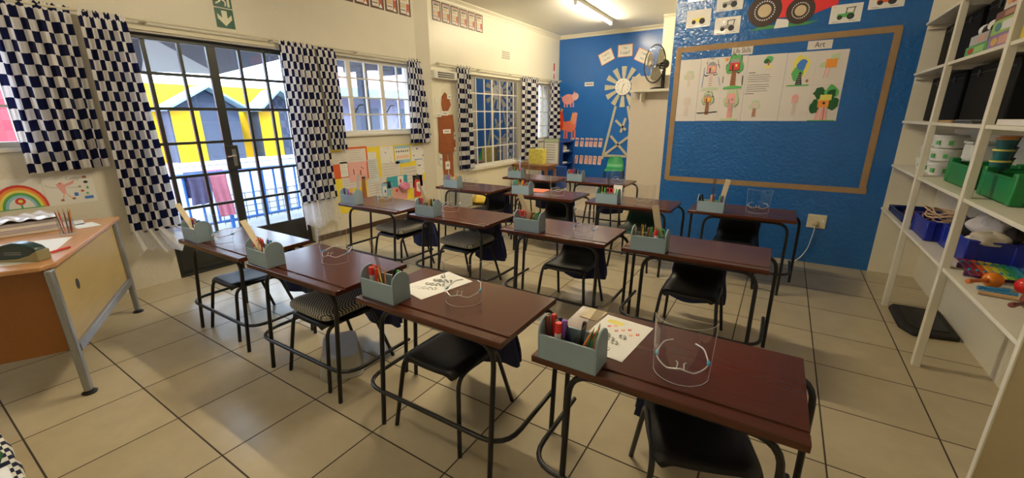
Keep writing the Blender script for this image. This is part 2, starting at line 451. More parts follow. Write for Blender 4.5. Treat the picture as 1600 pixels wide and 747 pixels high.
# cornice and skirting
def cornice(name, pts, w=.07):
    mb = MB()
    for (p, q, n) in pts:
        p = Vector(p + (CEIL,)); q = Vector(q + (CEIL,)); n = Vector(n + (0,)); z = Vector((0, 0, -1))
        prof = [(0, 0), (w, 0), (w, .015), (w * .75, .03), (w * .4, .045), (.018, .065), (.018, .08), (0, .08)]
        vs = [p + n * a + z * b for a, b in prof] + [q + n * a + z * b for a, b in prof]
        k = len(prof)
        mb.add(vs, [tuple(range(k)), tuple(range(2 * k - 1, k - 1, -1))] + [(i, (i + 1) % k, k + (i + 1) % k, k + i) for i in range(k)])
    return struct(mb.build(name, m_trim))
cornice('trim_1', [((XL2, 4.76), (XL2, YB), (1, 0))])
cornice('trim_2', [((XL2, YB), (1.80, YB), (0, -1)), ((1.80, 8.55), (2.95, 8.55), (0, -1))])
cornice('trim_3', [((XL, YN), (XL, 4.56), (1, 0))])
mb = MB(); mb.bx(XL, XL + .014, 2.50, 4.55, 0, .075); struct(mb.build('baseboard_left', m_skirt))
mb = MB(); mb.bx(XL2, XL2 + .014, 4.78, YB, 0, .075); struct(mb.build('baseboard_left_far', m_skirt))
# picture rail groove on the back wall
struct(MB().bx(XL2, 0.36, YB - .012, YB, 1.00, 1.025).build('trim_4', m_blue_back))

# ------------------------------------------------------------------ garden door
def glazing(name, x, y0, y1, z0, z1, vb, hb, w, m, gm, frame=.045, depth=.03, panel=None, extra=None, gl=True, fx=None):
    f = MB()
    d = depth / 2
    f.bx(x - d - .01, x + d + .01, y0, y0 + frame, z0, z1); f.bx(x - d - .01, x + d + .01, y1 - frame, y1, z0, z1)
    f.bx(x - d - .01, x + d + .01, y0 + frame, y1 - frame, z1 - frame, z1); f.bx(x - d - .01, x + d + .01, y0 + frame, y1 - frame, z0, z0 + frame)
    root = struct(f.build(name, m, bevel=.003))
    g = MB()
    for a, ww in vb: g.bx(x - d, x + d, a - ww / 2, a + ww / 2, z0 + frame, z1 - frame)
    for h in hb: g.bx(x - d + .004, x + d - .004, y0 + frame, y1 - frame, h - w / 2, h + w / 2)
    g.build('glazing_bars', m, root, base=root.location)
    if gl:
        zz = panel if panel else z0
        MB().bx(x - .003, x + .003, y0 + frame * .6, y1 - frame * .6, zz + .005, z1 - frame * .6).build('glass_pane', gm, root)
    return root
x = -1.07
door = glazing('door_1', x, 0.93, 2.46, 0.0, 2.36, [(1.09, .035), (1.375, .028), (1.655, .085), (1.932, .028), (2.202, .028)],
               [2.015, 1.692, 1.354, 1.02, .69], .028, m_dark_frame, m_glass, frame=.05, panel=.34)
MB().bx(x - .018, x + .022, .98, 1.64, .05, .35).bx(x - .018, x + .022, 1.67, 2.41, .05, .35).build('kick_panel', m_dark_frame, door, bevel=.004)
h = MB(); h.bx(x + .02, x + .036, 1.60, 1.735, 1.045, 1.31)
h.build('lock_box', m_dark_frame, door, bevel=.004)
p = MB().bx(x + .036, x + .042, 1.665, 1.705, 1.085, 1.27).build('lever_plate', m_chrome, door, bevel=.002)
MB().tube(fillet([(x + .04, 1.685, 1.20), (x + .075, 1.685, 1.20), (x + .078, 1.60, 1.195)], .015), .008).build('door_handle', m_chrome, door)
struct(MB().bx(-1.20, XL, .93, 2.46, -.001, .012).build('trim_5', m_dark_frame))
# windows
w = glazing('window_1', -1.07, *LW, [(-.30, .03)], [1.70, 2.03], .022, m_win_white, m_glass)
MB().bx(XL - .1, XL + .03, LW[0], LW[1] + .02, LW[2] - .03, LW[2]).build('window_sill', m_win_white, w)
w = glazing('window_2', -1.07, *W1, [(3.325, .065), (3.60, .02), (3.895, .065), (4.20, .02)], [2.125, 1.87, 1.64], .02, m_win_white, m_glass)
MB().bx(-1.05, XL + .035, W1[0], W1[1], W1[2] - .03, W1[2] + .004).build('window_sill', m_win_white, w, bevel=.004)
for yy in (3.36, 3.93):
    MB().tube(fillet([(-1.05, yy, 1.67), (-1.02, yy, 1.70), (-1.01, yy + .05, 1.77), (-1.01, yy + .12, 1.77)], .02), .008).build('stay_handle', m_dark_frame, w)
w = glazing('window_3', -.96, *W2, [(5.83, .03), (6.05, .022), (6.32, .022), (6.58, .045), (6.86, .022), (7.14, .022), (7.38, .022)], [2.03, 1.70, 1.36, 1.02], .022, m_win_white, m_film)
MB().bx(-.94, XL2 + .05, W2[0] - .03, W2[1] + .06, W2[2] - .05, W2[2] + .004).build('window_sill', m_win_white, w, bevel=.004)
w = glazing('window_4', -.96, *W3, [(8.48, .022), (8.72, .022)], [2.03, 1.70, 1.38], .022, m_win_white, m_glass)
MB().bx(-.94, XL2 + .03, W3[0] - .02, W3[1] + .02, W3[2] - .04, W3[2]).build('window_sill', m_win_white, w)

# ------------------------------------------------------------------ ceiling lamps
def ceiling_lamp(p, q, label, power=1.0):
    p = Vector(p); q = Vector(q); c = (p + q) / 2; t = (q - p).normalized(); n = Vector((-t.y, t.x, 0))
    L_ = (q - p).length
    r = thing('ceiling_lamp', label, 'ceiling light', (c.x, c.y, CEIL))
    MB().obx((0, 0, -.03), (L_ + .04, .075, .06), t, n).build('housing', m_white_p, r, bevel=.008)
    tb = MB().tube([t * (-L_ / 2 + .03) + Vector((0, 0, -.078)), t * (L_ / 2 - .03) + Vector((0, 0, -.078))], .019, 12)
    tb.build('fluorescent_tube', mat('fluorescent_glow_%d' % round(power * 100), TUBE_WARM, 0.5, emit=TUBE_POWER * power, var=0.02), r)
    for s in (-1, 1):
        MB().obx(t * s * (L_ / 2 - .012) + Vector((0, 0, -.07)), (.03, .05, .075), t, n).build('end_cap', m_white_p, r, bevel=.004)
    return r
ceiling_lamp((.885, 6.40, 0), (.815, 8.30, 0), 'lit fluorescent tube on the ceiling in front of the far blue wall', 0.75)
ceiling_lamp((.95, 2.45, 0), (2.75, 2.45, 0), 'lit fluorescent tube on the ceiling above the school desks', 1.25)
ceiling_lamp((1.20, -.55, 0), (2.80, -.55, 0), 'lit fluorescent tube on the ceiling near the viewer', 0.22)

# ------------------------------------------------------------------ outside, seen through the garden door and windows
m_pave = mat('pale_paving', (0.27, 0.28, 0.29), 0.8, var=0.2, scale=2)
m_ywall = mat('yellow_outer_wall', (0.70, 0.42, 0.0), 0.7, var=0.04)
m_rwall = mat('red_outer_wall', (0.62, 0.04, 0.06), 0.7, var=0.05)
m_house = mat('slate_grey_boards', (0.055, 0.075, 0.12), 0.7, var=0.12)
m_roofb = mat('pale_blue_roofing', (0.20, 0.32, 0.40), 0.6, var=0.08)
m_ydoor = mat('yellow_door_paint', (0.70, 0.41, 0.0), 0.6, var=0.03)
m_bluerail = mat('blue_railing_paint', (0.03, 0.16, 0.55), 0.4, var=0.1)
m_shade = mat('dark_shade_cloth', (0.10, 0.10, 0.12), 0.9, var=0.2, scale=40, trans=0.35)
m_shade2 = mat('pale_shade_cloth', (0.34, 0.33, 0.32), 0.9, var=0.15, scale=40, trans=0.5)
gv = [(-1.25, -6, -.06), (-1.25, 16, -.06), (-2.9, -6, -.06), (-2.9, 16, -.06), (-9.6, -6, .44), (-9.6, 20, .44), (-16, -8, .44), (-16, 24, .44)]
mb = MB(); mb.add(gv, [(0, 1, 3, 2), (2, 3, 5, 4), (4, 5, 7, 6)]); mb.add([(a, b, c - .2) for a, b, c in gv], [(0, 2, 3, 1), (2, 4, 5, 3), (4, 6, 7, 5)])
struct(mb.build('ground', m_pave, smooth=False))
mb = MB(); mb.bx(-9.75, -9.6, 3.76, 11.2, .44, 2.48, 0); struct(mb.build('wall_garden', m_ywall))
mb = MB(); mb.bx(-9.78, -9.58, 3.40, 3.76, .44, 2.50); struct(mb.build('trim_6', m_rwall))
mb = MB(); mb.bx(-4.6, -4.4, -2.6, .62, -.1, 2.05); struct(mb.build('wall_garden_red', m_rwall))
def playhouse(px0, pxa, px1, dpx, label):
    """gabled playhouse standing at the far wall; pixels only read its left eave, apex and right eave"""
    X = -9.0
    yl = px0; yr = px1; ya = pxa
    r = thing('playhouse', label, 'playhouse', (X, ya, .42))
    gz = .44; ez = 1.86; az = 2.40
    f = lambda a, b, d: Vector((d, a - ya, b - gz))
    MB().prism([(yl + .1, gz), (yr - .1, gz), (yr - .1, ez), (ya, az - .04), (yl + .1, ez)], f, -.5, 0).build('wall_boards', m_house, r)
    rf = MB()
    for (p, q) in (((yl - .06, ez - .05), (ya, az)), ((ya, az), (yr + .06, ez - .05))):
        a, b = Vector(p), Vector(q); n = Vector((-(b - a).y, (b - a).x)).normalized() * .05
        rf.prism([tuple(a), tuple(b), tuple(b + n), tuple(a + n)], f, -.55, .42)
    rf.build('roof', m_roofb, r)
    d0, d1 = dpx
    MB().prism(rect(d0, d1, gz + .04, ez - .04), f, 0, .03).build('door', m_ydoor, r)
    return r
playhouse(3.84, 4.79, 5.70, (3.98, 4.62), 'slate playhouse with a yellow door, left one seen through the garden door')
playhouse(6.07, 6.66, 7.45, (6.14, 6.72), 'slate playhouse with a yellow door, partly behind the long curtain')
# blue balustrade
r = thing('balustrade', 'blue tube railing outside the glazed garden door', 'railing', (-2.6, 2.4, -.06))
MB().tube([(0, -2.3, .92), (0, 4.2, .92)], .026).build('top_rail', m_bluerail, r)
MB().tube([(0, -2.3, .22), (0, 4.2, .22)], .018).build('bottom_rail', m_bluerail, r)
for k in range(38):
    MB().tube([(0, -2.25 + k * .172, .22), (0, -2.25 + k * .172, .91)], .016, 8).build('baluster', m_bluerail, r)
for yy in (-2.3, -.2, 2.0, 4.2):
    MB().tube([(0, yy, 0), (0, yy, .93)], .026).build('post', m_bluerail, r)
m_pinkt = mat('pink_towel', (0.70, 0.24, 0.34), 0.95, var=0.15, bump=.3, bscale=90)
m_greyt = mat('slate_towel', (0.13, 0.12, 0.24), 0.95, var=0.15, bump=.3, bscale=90)
def towel(name, y0, y1, zb0, zb1, m, label, ph):
    mb = MB()
    def f(u, v):
        y = y0 + (y1 - y0) * u + .02 * math.sin(v * 6 + ph)
        s = v * 2 - 1
        top = .90
        if s < 0: return Vector((-2.6 + .034 + .02 * math.sin(u * 14 + ph) * abs(s), y, top + (zb0 - top) * (-s)))
        return Vector((-2.6 - .034 - .02 * math.sin(u * 14) * abs(s), y, top + (zb1 - top) * s))
    mb.grid(f, 14, 16)
    return tag(mb.build(name, m, solid=.008, base=(-2.6, (y0 + y1) / 2, .9)), label, 'towel')
towel('towel', 1.73, 1.98, .46, .55, m_greyt, 'slate blue towel hung over the outdoor blue railing', 0)
towel('towel', 2.02, 2.23, .24, .5, m_pinkt, 'pink towel hung over the outdoor blue railing', 2)
# goal net and kerb behind the railing
mb = MB()
for k in range(15): mb.tube([(-3.1, -.2 + k * .12, .0), (-3.1, -.2 + k * .12, .55)], .005, 4)
for k in range(6): mb.tube([(-3.1, -.2, .03 + k * .104), (-3.1, 1.5 + .0, .03 + k * .104)], .005, 4)
for k in range(14): mb.tube([(-3.1, 2.3 + k * .12, .0), (-3.1, 2.3 + k * .12, .45)], .005, 4)
for k in range(5): mb.tube([(-3.1, 2.3, .03 + k * .104), (-3.1, 3.9, .03 + k * .104)], .005, 4)
tag(mb.build('garden_net', m_ink, base=(-3.1, 1.8, -.06)), 'low black mesh fence behind the blue outdoor railing', 'net')
struct(MB().bx(-9.2, -8.9, -2, 16, .40, .50).build('trim_7', m_white_p))
# shade sails
def sail(name, pts, m, label, sag=.06):
    mb = MB(); a, b, c, d = [Vector(p) for p in pts]
    def f(u, v):
        p = (a * (1 - u) + b * u) * (1 - v) + (d * (1 - u) + c * u) * v
        return p - Vector((0, 0, sag * math.sin(PI * u) * math.sin(PI * v)))
    mb.grid(f, 10, 10)
    return tag(mb.build(name, m, solid=.006, base=tuple((a + b + c + d) / 4)), label, 'shade sail')
sail('shade_sail', [at(190, 48, 0, -2.3), at(238, 57, 0, -2.3), at(343, 116, 0, -6.1), at(196, 110, 0, -6.1)], m_shade2, 'pale sun-shade cloth stretched high outside the garden door', .03)
sail('shade_sail', [at(140, 30, 0, -1.203), at(227, 52, 0, -1.203), at(221, 112, 0, -2.2), at(120, 108, 0, -2.2)], m_shade, 'narrow dark shade strip near the house, left of the pale shade cloth', .02)
sail('shade_sail', [at(226, 53, 0, -2.1), at(342, 116, 0, -6.0), at(465, 86, 0, -4.0), (-1.4, 3.3, 2.95)], m_shade, 'dark sun-shade cloth roofing the yard outside the garden door', .02)
# yard shed roof and post seen through the second window
m_lilac = mat('lilac_outer_wall', (0.22, 0.21, 0.30), 0.8, var=0.08)
m_rooft = mat('pink_roof_tiles', (0.62, 0.32, 0.36), 0.8, var=0.15, scale=30)
r = thing('outbuilding', 'long outbuilding with pink roof seen through the upper small-paned window', 'building', (-5.4, 7.6, -.06))
MB().bx(-.1, .1, -1.7, 4.6, 0, 2.25).build('facade', m_lilac, r)
mb = MB(); mb.add([(.5, -1.8, 2.30), (.5, 4.8, 2.30), (-1.6, 4.8, 3.3), (-1.6, -1.8, 3.3), (.5, -1.8, 2.36), (.5, 4.8, 2.36), (-1.6, 4.8, 3.36), (-1.6, -1.8, 3.36)],
       [(0, 1, 2, 3), (7, 6, 5, 4), (0, 4, 5, 1), (1, 5, 6, 2), (2, 6, 7, 3), (3, 7, 4, 0)]); mb.build('roof', m_rooft, r)
MB().bx(.42, .56, -1.8, 4.8, 2.14, 2.36).build('fascia', m_roofb, r)
for k in range(3):
    MB().bx(.1, .13, -1.1 + k * 1.6, -.2 + k * 1.6, .8, 1.9).build('window', m_house, r)
tag(MB().bx(-2.3, -2.16, 4.42, 4.56, -.06, 2.44).build('veranda_post', m_house, base=(-2.23, 4.49, -.06), bevel=.01), 'dark square veranda post outside the small-paned window', 'post')
r = thing('veranda_roof', 'dark veranda roof outside the small-paned window', 'roof', (-2.4, 5.5, 2.50))
MB().bx(-1.0, .9, -1.5, 1.6, .05, .1).build('roof_sheet', m_house, r)
for k in range(4): MB().bx(-1.0, .9, -1.4 + k * .9, -1.34 + k * .9, -.05, .05).build('rafter', m_house, r)
struct(MB().bx(-2.05, -1.95, 6.55, 9.6, -.1, 3.0).build('wall_added_backing', mat('added_dark_backing', (0.05, 0.05, 0.10), 0.9)))  # dark slab added behind the far window so its panes show the room's reflection
struct(MB().bx(-6.1, -6.0, 13.6, 22, -.1, 5.0).build('wall_yard_pink', mat('pink_outer_wall', (0.80, 0.36, 0.42), 0.8)))

# ------------------------------------------------------------------ curtains
def curtain(name, label, x, yt, yb, zt, zb, folds, amp, m, parent=None, flare=1.5, ph=0.0, zb2=None, lace=None, twist=0.0, header=.045):
    """gathered cloth from rod height zt to hem zb; yt, yb are (start, end) along the wall at top and hem"""
    mb = MB()
    nu, nv = folds * 16, 40
    def pos(u, v):
        s = v
        e = s ** .8
        y0 = yt[0] * (1 - e) + yb[0] * e; y1 = yt[1] * (1 - e) + yb[1] * e
        a = amp * (.55 + .6 * s)
        phs = 2 * PI * folds * u + ph
        wob = .35 * math.sin(phs * .37 + 1.3 + 1.5 * s)
        d = a * (math.sin(phs + wob) + .35 * math.sin(2.3 * phs + 2 * s)) * (1 if v > .03 else .6)
        yy = y0 + (y1 - y0) * u + .25 * a * math.sin(phs * .5 + 3 * s) * s + twist * s * math.sin(PI * u)
        zz = zt + (((zb + ((zb2 - zb) * u if zb2 else 0)) - zt) * v) + .008 * math.sin(phs) * v
        if v < .06: d *= .5; zz = zt + (zb - zt) * v + .01 * math.sin(3 * phs) * (1 - v / .06)
        return Vector((x + d, yy, zz))
    # cloth length across (for the woven pattern), from the hem row
    row = [pos(i / nu, .9) for i in range(nu + 1)]
    L = [0]
    for i in range(nu): L.append(L[-1] + (row[i + 1] - row[i]).length)
    H = abs(zt - zb)
    mb.grid(pos, nu, nv, uv=lambda u, v: (L[int(round(u * nu))] + .02, v * H + .037))
    b = (x, (yt[0] + yt[1]) / 2, zt)
    o = mb.build(name, m, parent, base=b, solid=.0)
    if label: tag(o, label, 'curtain')
    if lace:
        lb = MB(); (la, lc, lz) = lace
        def lp(u, v):
            p = pos(min(max(u, 0), 1), 1.0)
            y = la + (lc - la) * u
            drop = lz + .035 * abs(math.sin(u * PI * 6)) + .03 * math.sin(u * 11)
            return Vector((x + .9 * (p.x - x) + .012, y * v + p.y * (1 - v), zb + .03 + ((zb - drop) * -1) * v - .03 * v))
        lb.grid(lambda u, v: Vector((lp(u, v))), nu, 10, uv=lambda u, v: (u * 1.4, v * .3))
        lo = lb.build('lace_trim', m_lace, o, base=b)
        tag(lo, 'white lace trim')
    return o
curtain('curtain', 'wide navy and white checked curtain hanging above the rainbow drawing', -.895, (.11, .605), (.10, .60), 2.465, 1.185, 5, .030, m_check, zb2=1.20, twist=.02)
curtain('curtain', 'long navy and white checked curtain left of the garden door', -.885, (.645, .95), (.61, 1.00), 2.455, .56, 4, .028, m_check, ph=1, lace=(.62, 1.27, .34))
curtain('curtain', 'long navy and white checked curtain right of the garden door', -.885, (2.30, 2.72), (2.28, 2.78), 2.445, .535, 5, .028, m_check, ph=2, lace=(2.28, 2.80, .22))
curtain('curtain', 'short checked curtain overlapping the long one right of the garden door', -.905, (2.75, 3.03), (2.82, 3.05), 2.455, 1.185, 3, .028, m_check, ph=.5)
curtain('curtain', 'short checked curtain beside the wall corner, right of the paper display', -.895, (4.28, 4.55), (4.22, 4.72), 2.465, 1.195, 4, .028, m_check, ph=.3)
curtain('curtain', 'checked curtain under the wall heater, beside the brown felt figure', -.80, (5.30, 5.70), (5.28, 5.74), 2.455, .655, 4, .028, m_check_s, ph=.9)
curtain('curtain', 'checked curtain gathered between the two far windows', -.80, (7.50, 8.24), (7.42, 8.20), 2.445, .665, 6, .030, m_check_s, ph=.2)
curtain('curtain', 'last checked curtain in the corner by the far blue wall', -.80, (8.82, 9.28), (8.76, 9.34), 2.43, 1.02, 4, .030, m_check_s, ph=1.7)
def rail(label, x, y0, y1, z, xs):
    r = thing('curtain_rail', label, 'curtain rail', (x, (y0 + y1) / 2, z))
    MB().tube([(0, y0 - (y0 + y1) / 2, 0), (0, (y1 - y0) / 2, 0)], .011).build('rod', m_rail, r)
    n = max(2, int((y1 - y0) / 1.1) + 1)
    for k in range(n):
        yy = -(y1 - y0) / 2 + .04 + k * (y1 - y0 - .08) / (n - 1)
        MB().bx(xs - x, .008, yy - .008, yy + .008, -.016, .016).build('bracket', m_rail, r, bevel=.003)
    for s in (-1, 1):
        MB().lathe([(.0, -.02), (.016, -.012), (.018, 0), (.016, .012), (0, .02)], (0, s * (y1 - y0) / 2, 0), 10, X=(1, 0, 0), Y=(0, 0, -1)).build('finial', m_rail, r)
    return r
rail('cream curtain rail over the garden door and first windows', -.90, -1.2, 4.56, 2.447, XL)
rail('cream curtain rail over the two far windows', -.80, 4.86, 9.38, 2.437, XL2)
# timber pelmet strip above the door
struct(MB().bx(XL - .0, XL + .018, .90, 3.02, 2.375, 2.415).build('trim_8', m_rail))

# ------------------------------------------------------------------ school desks
ROWN = ['front row', 'second row', 'third row', 'back row']
DESKS = [  # x, y of the near-left corner on the floor, row, words for the place in the row
    (0.272, .58, 0, 'leftmost'), (1.307, .575, 0, 'second from left'), (2.352, .600, 0, 'third from left'), (3.400, .605, 0, 'rightmost'),
    (0.085, 2.125, 1, 'leftmost'), (1.165, 2.13, 1, 'second from left'), (2.225, 2.135, 1, 'third from left'), (3.250, 2.143, 1, 'rightmost'),
    (0.240, 3.52, 2, 'leftmost'), (1.315, 3.565, 2, 'second from left'), (2.375, 3.565, 2, 'third from left'), (3.410, 3.667, 2, 'rightmost'),
    (0.520, 4.72, 3, 'leftmost'), (1.500, 4.87, 3, 'rightmost')]
def dname(i):
    x, y, r, w = DESKS[i]
    return '%s %s desk' % (w.replace(' from left', '-from-left'), ROWN[r].replace(' ', '-'))
def make_desk(label):
    t = thing('school_desk', label, 'desk', (0, 0, 0), 0, 'rows of school desks')
    prof = [(0, .672), (.52, .672), (.52, .697), (.517, .70), (.066, .70), (.064, .693), (.052, .693), (.050, .70), (.003, .70), (0, .697)]
    MB().prism(prof, lambda a, b, d: Vector((d, a, b)), 0, .9).build('tabletop', m_desk, t, bevel=.0015, bseg=1)
    MB().tube(fillet([(.15, -.025, 0), (.15, .035, .658), (.845, .035, .658), (.845, -.025, 0)], .10), .0125, 10).build('front_leg_frame', m_tube, t)
    MB().tube(fillet([(-.028, .40, 0), (-.028, .455, .658), (.945, .455, .658), (.945, .40, 0)], .10), .0125, 10).build('rear_leg_frame', m_tube, t)
    MB().tube(fillet([(-.028 + .025, .47, .195), (-.003, -.012 + .0, .195), (.92, -.012, .195), (.92, .47, .195)], .14), .0115, 10).build('footrest', m_tube, t)
    return t
def place_desks():
    root = None
    for i, (x, y, r, w) in enumerate(DESKS):
        lab = 'dark varnished school desk on black tube legs, %s of the %s' % (w, ROWN[r])
        if root is None:
            root = make_desk(lab); root.location = (x, y, 0); root.rotation_euler = (0, 0, .012)
        else: dup(root, (x, y, 0), .012 if r == 0 else 0.0, lab)
place_desks()

# ------------------------------------------------------------------ chairs, cushions, chair bags
def shell_mesh():
    prof = [(-.205, .400, .30), (-.20, .418, .335), (-.18, .430, .365), (-.10, .426, .385), (0, .417, .39), (.10, .414, .385), (.165, .422, .37), (.215, .452, .355),
            (.243, .49, .345), (.262, .545, .325), (.277, .600, .29), (.284, .630, .255), (.287, .642, .21)]
    mb = MB(); n = 14
    vs = []; fs = []
    for j, (y, z, w) in enumerate(prof):
        back = max(0, (j - 6) / 6.0)
        for i in range(n + 1):
            u = i / n * 2 - 1
            edge = max(0, abs(u) - .72) / .28
            dz = -.028 * edge ** 2 * (1 - min(1, back * 1.6)) + .010 * (1 - u * u) * -1 * (1 - min(1, back))
            dy = -.030 * u * u * min(1, back * 1.3)
            vs.append((u * w / 2, y + dy, z + dz))
    for j in range(len(prof) - 1):
        for i in range(n):
            a = j * (n + 1) + i; fs.append((a, a + 1, a + n + 2, a + n + 1))
    return mb.add(vs, fs)
def make_chair(label, m, name='school_chair'):
    t = thing(name, label, 'chair', (0, 0, 0), 0, 'chairs at the school desks')
    shell_mesh().build('seat_shell', m, t, solid=.007, subs=1)
    for s in (-1, 1):
        MB().tube(fillet([(s * .216, -.245, 0), (s * .178, -.185, .398), (s * .178, .13, .398), (s * .212, .245, 0)], .07), .0115, 9).build('leg_frame', m_tube, t)
    MB().tube([(-.178, -.09, .392), (.178, -.09, .392)], .009, 8).build('crossbar', m_tube, t)
    MB().tube([(-.178, .08, .392), (.178, .08, .392)], .009, 8).build('crossbar', m_tube, t)
    return t
def make_bag(label):
    t = thing('chair_bag', label, 'chair bag', (0, 0, 0), 0, 'navy bags on the chair backs')
    def fb(u, v):
        x = (u - .5) * (.36 + .05 * v) ; z = .648 - .48 * v
        return Vector((x + .008 * math.sin(9 * v), .318 + .020 * math.sin(u * 9 + v * 2) * v + .028 * v - .055 * (1 - v) * (2 * u - 1) ** 2, z - .03 * v * math.sin(u * 3.1 + .4)))
    mb = MB(); mb.grid(fb, 14, 12); mb.build('back_panel', m_navy, t, solid=.022)
    def fp(u, v):
        p = fb(u, .45 + .5 * v); return p + Vector((0, .025 + .012 * math.sin(PI * v), 0))
    mb = MB(); mb.grid(fp, 12, 6); mb.build('pocket', m_navy, t, solid=.012)
    def fo(u, v):
        z = .648 - .05 * v; x = (u - .5) * .30
        return Vector((x, .262 - .006 * v - .02 * (2 * u - 1) ** 2 - .012 * v, z))
    mb = MB(); mb.grid(fo, 10, 3); mb.build('front_flap', m_navy, t, solid=.006)
    mb = MB(); mb.grid(lambda u, v: Vector(((u - .5) * .30, .255 + v * .062 - (.02 + .035 * v) * (2 * u - 1) ** 2  , .650 + .004 * math.sin(PI * v))), 10, 4); mb.build('top_fold', m_navy, t, solid=.006)
    return t
def make_cushion(label):
    mb = MB()
    w, d, h = .21, .20, .030
    def f(u, v):
        a = 2 * PI * u; b = PI * (v - .5)
        sq = lambda c, e: math.copysign(abs(c) ** e, c)
        x = w * sq(math.cos(a), .28) * sq(math.cos(b), .22); y = d * sq(math.sin(a), .28) * sq(math.cos(b), .22); z = h * sq(math.sin(b), .55)
        return Vector((x, y - .01, .462 + z))
    mb.grid(f, 48, 20, uv=lambda u, v: ((f(u, v).x + f(u, v).z * .8), f(u, v).y + f(u, v).z))
    t = thing('seat_cushion', label, 'cushion', (0, 0, 0), 0, 'houndstooth cushions on chairs')
    mb.build('padding', m_hound, t)
    mb = MB()
    for s in (-1, 1): mb.tube([(s * .205 * math.cos(.0), .16, .46), (s * .215, .21, .43), (s * .205, .20, .36)], .004, 6)
    mb.build('tie_cord', m_ink, t)
    return t
CH = {0: (.425, .265, 0), 1: (.50, .26, -.02), 2: (.43, .255, .01), 3: (.583, .298, .34), 4: (.66, .285, -.0), 5: (.50, .265, -.03), 6: (.515, .30, .05), 7: (.455, .27, .02),
      8: (.62, .28, 0), 9: (.50, .275, .03), 10: (.50, .265, 0), 11: (.43, .265, 0), 12: (.45, .265, 0), 13: (.50, .275, .03)}
CUSH = {1, 4, 5}; BAGS = {0, 1, 2, 4, 5, 6, 7, 8, 9, 11, 12, 13, 3}
def place_chairs():
    ch = bg_ = cu = None
    for i, (ox, oy, rz) in CH.items():
        x, y = DESKS[i][0] + ox, DESKS[i][1] + oy
        if i == 10:
            c = make_chair('dark green plastic school chair at the %s' % dname(i), m_dgreenp); c.location = (x, y, 0)
        else:
            lab = 'black plastic school chair pushed under the %s' % dname(i)
            if ch is None:
                ch = make_chair(lab, m_black); ch.location = (x, y, 0); ch.rotation_euler = (0, 0, rz)
            else: dup(ch, (x, y, 0), rz, lab)
        if i in BAGS:
            lab = 'navy cloth bag hung on the chair back at the %s' % dname(i)
            if bg_ is None:
                bg_ = make_bag(lab); bg_.location = (x, y, 0); bg_.rotation_euler = (0, 0, rz)
            else: dup(bg_, (x, y, 0), rz, lab)
        if i in CUSH:
            lab = 'black and white houndstooth cushion on the chair at the %s' % dname(i)
            if cu is None:
                cu = make_cushion(lab); cu.location = (x, y, 0); cu.rotation_euler = (0, 0, rz)
            else: dup(cu, (x, y, 0), rz, lab)
place_chairs()

# ------------------------------------------------------------------ pencil boxes and what stands in them
BL, BW = .236, .115
def make_box(label):
    t = thing('pencil_box', label, 'pencil box', (0, 0, 0), 0, 'grey pencil boxes on the desks')
    th = .008
    b = MB(); b.bx(th, BL - th, 0, th, 0, .102); b.bx(th, BL - th, BW - th, BW, 0, .102); b.bx(th, BL - th, th, BW - th, 0, .006)
    b.build('tray', m_box, t, bevel=.0015)
    arch = [(0, 0), (BW, 0), (BW, .105)] + [(BW / 2 + BW / 2 * math.cos(PI * k / 12), .105 + .055 * math.sin(PI * k / 12)) for k in range(1, 12)] + [(0, .105)]
    for x0 in (0, BL - th):
        MB().prism(arch, lambda a, c, d: Vector((d, a, c)), x0, x0 + th).build('end_panel', m_box, t, bevel=.0015)
    return t
BOX = {0: (.022, .03), 1: (.0, .012), 2: (.018, .03), 3: (.028, .0), 4: (.035, .012), 5: (.075, .012), 6: (.112, .028), 7: (.06, -.0), 8: (.13, .012), 9: (.105, .012), 10: (.12, .0),
       11: (.078, .01), 12: (.09, .015), 13: (.04, .0)}
def hexpencil(col):
    t = thing('pencil', '', 'pencil', (0, 0, 0))
    MB().lathe([(.0036, 0), (.0036, .150)], n=6).build('barrel', col, t)
    MB().lathe([(.0036, .150), (.0012, .165)], n=6).build('sharpened_wood', m_wood, t)
    MB().lathe([(.0012, .165), (0, .170)], n=6).build('lead', col, t)
    return t
def marker(col, cap=None, name='marker', r=.0082):
    t = thing(name, '', name.replace('_', ' '), (0, 0, 0))
    MB().lathe([(r * .7, 0), (r, .004), (r, .105)], n=10).build('barrel', col, t)
    MB().lathe([(r * 1.1, .105), (r * 1.1, .145), (r * .8, .152)], n=10).build('cap', cap or col, t)
    return t
def gluestick():
    t = thing('glue_stick', '', 'glue stick', (0, 0, 0))
    MB().lathe([(.0125, 0), (.0125, .105)], n=14).build('tube', m_white_p, t)
    MB().lathe([(.0135, .105), (.0135, .142), (.012, .146)], n=14).build('cap', m_red, t)
    return t
def scissors(col):
    t = thing('scissors', '', 'scissors', (0, 0, 0))
    b = MB(); b.obx((-.003, 0, .05), (.011, .002, .10), (1, 0, .05), (0, 1, 0)); b.obx((.004, .002, .05), (.011, .002, .10), (1, 0, -.05), (0, 1, 0))
    b.build('blades', m_steel, t)
    for s in (-1, 1):
        MB().tube([(s * .017 + .015 * math.cos(a), 0, .128 + .024 * math.sin(a)) for a in [2 * PI * k / 14 for k in range(14)]], .005, 6, closed=True).build('handle', col, t)
    return t
def ruler(col, L=.30, w=.032):
    mb = MB(); mb.bx(-w / 2, w / 2, -.0015, .0015, 0, L)
    t = thing('ruler', '', 'ruler', (0, 0, 0))
    mb.build('blade', col, t)
    mk = MB()
    for k in range(1, 29): mk.bx(-w / 2 + .001, -w / 2 + (.010 if k % 5 == 0 else .006), -.0019, -.0015, k * L / 30, k * L / 30 + .0008)
    mk.build('graduations', m_ink, t)
    return t
m_clear_ruler = clear('clear_ruler_plastic', tint=(0.86, 0.84, 0.83), rough=.1, base=.12)
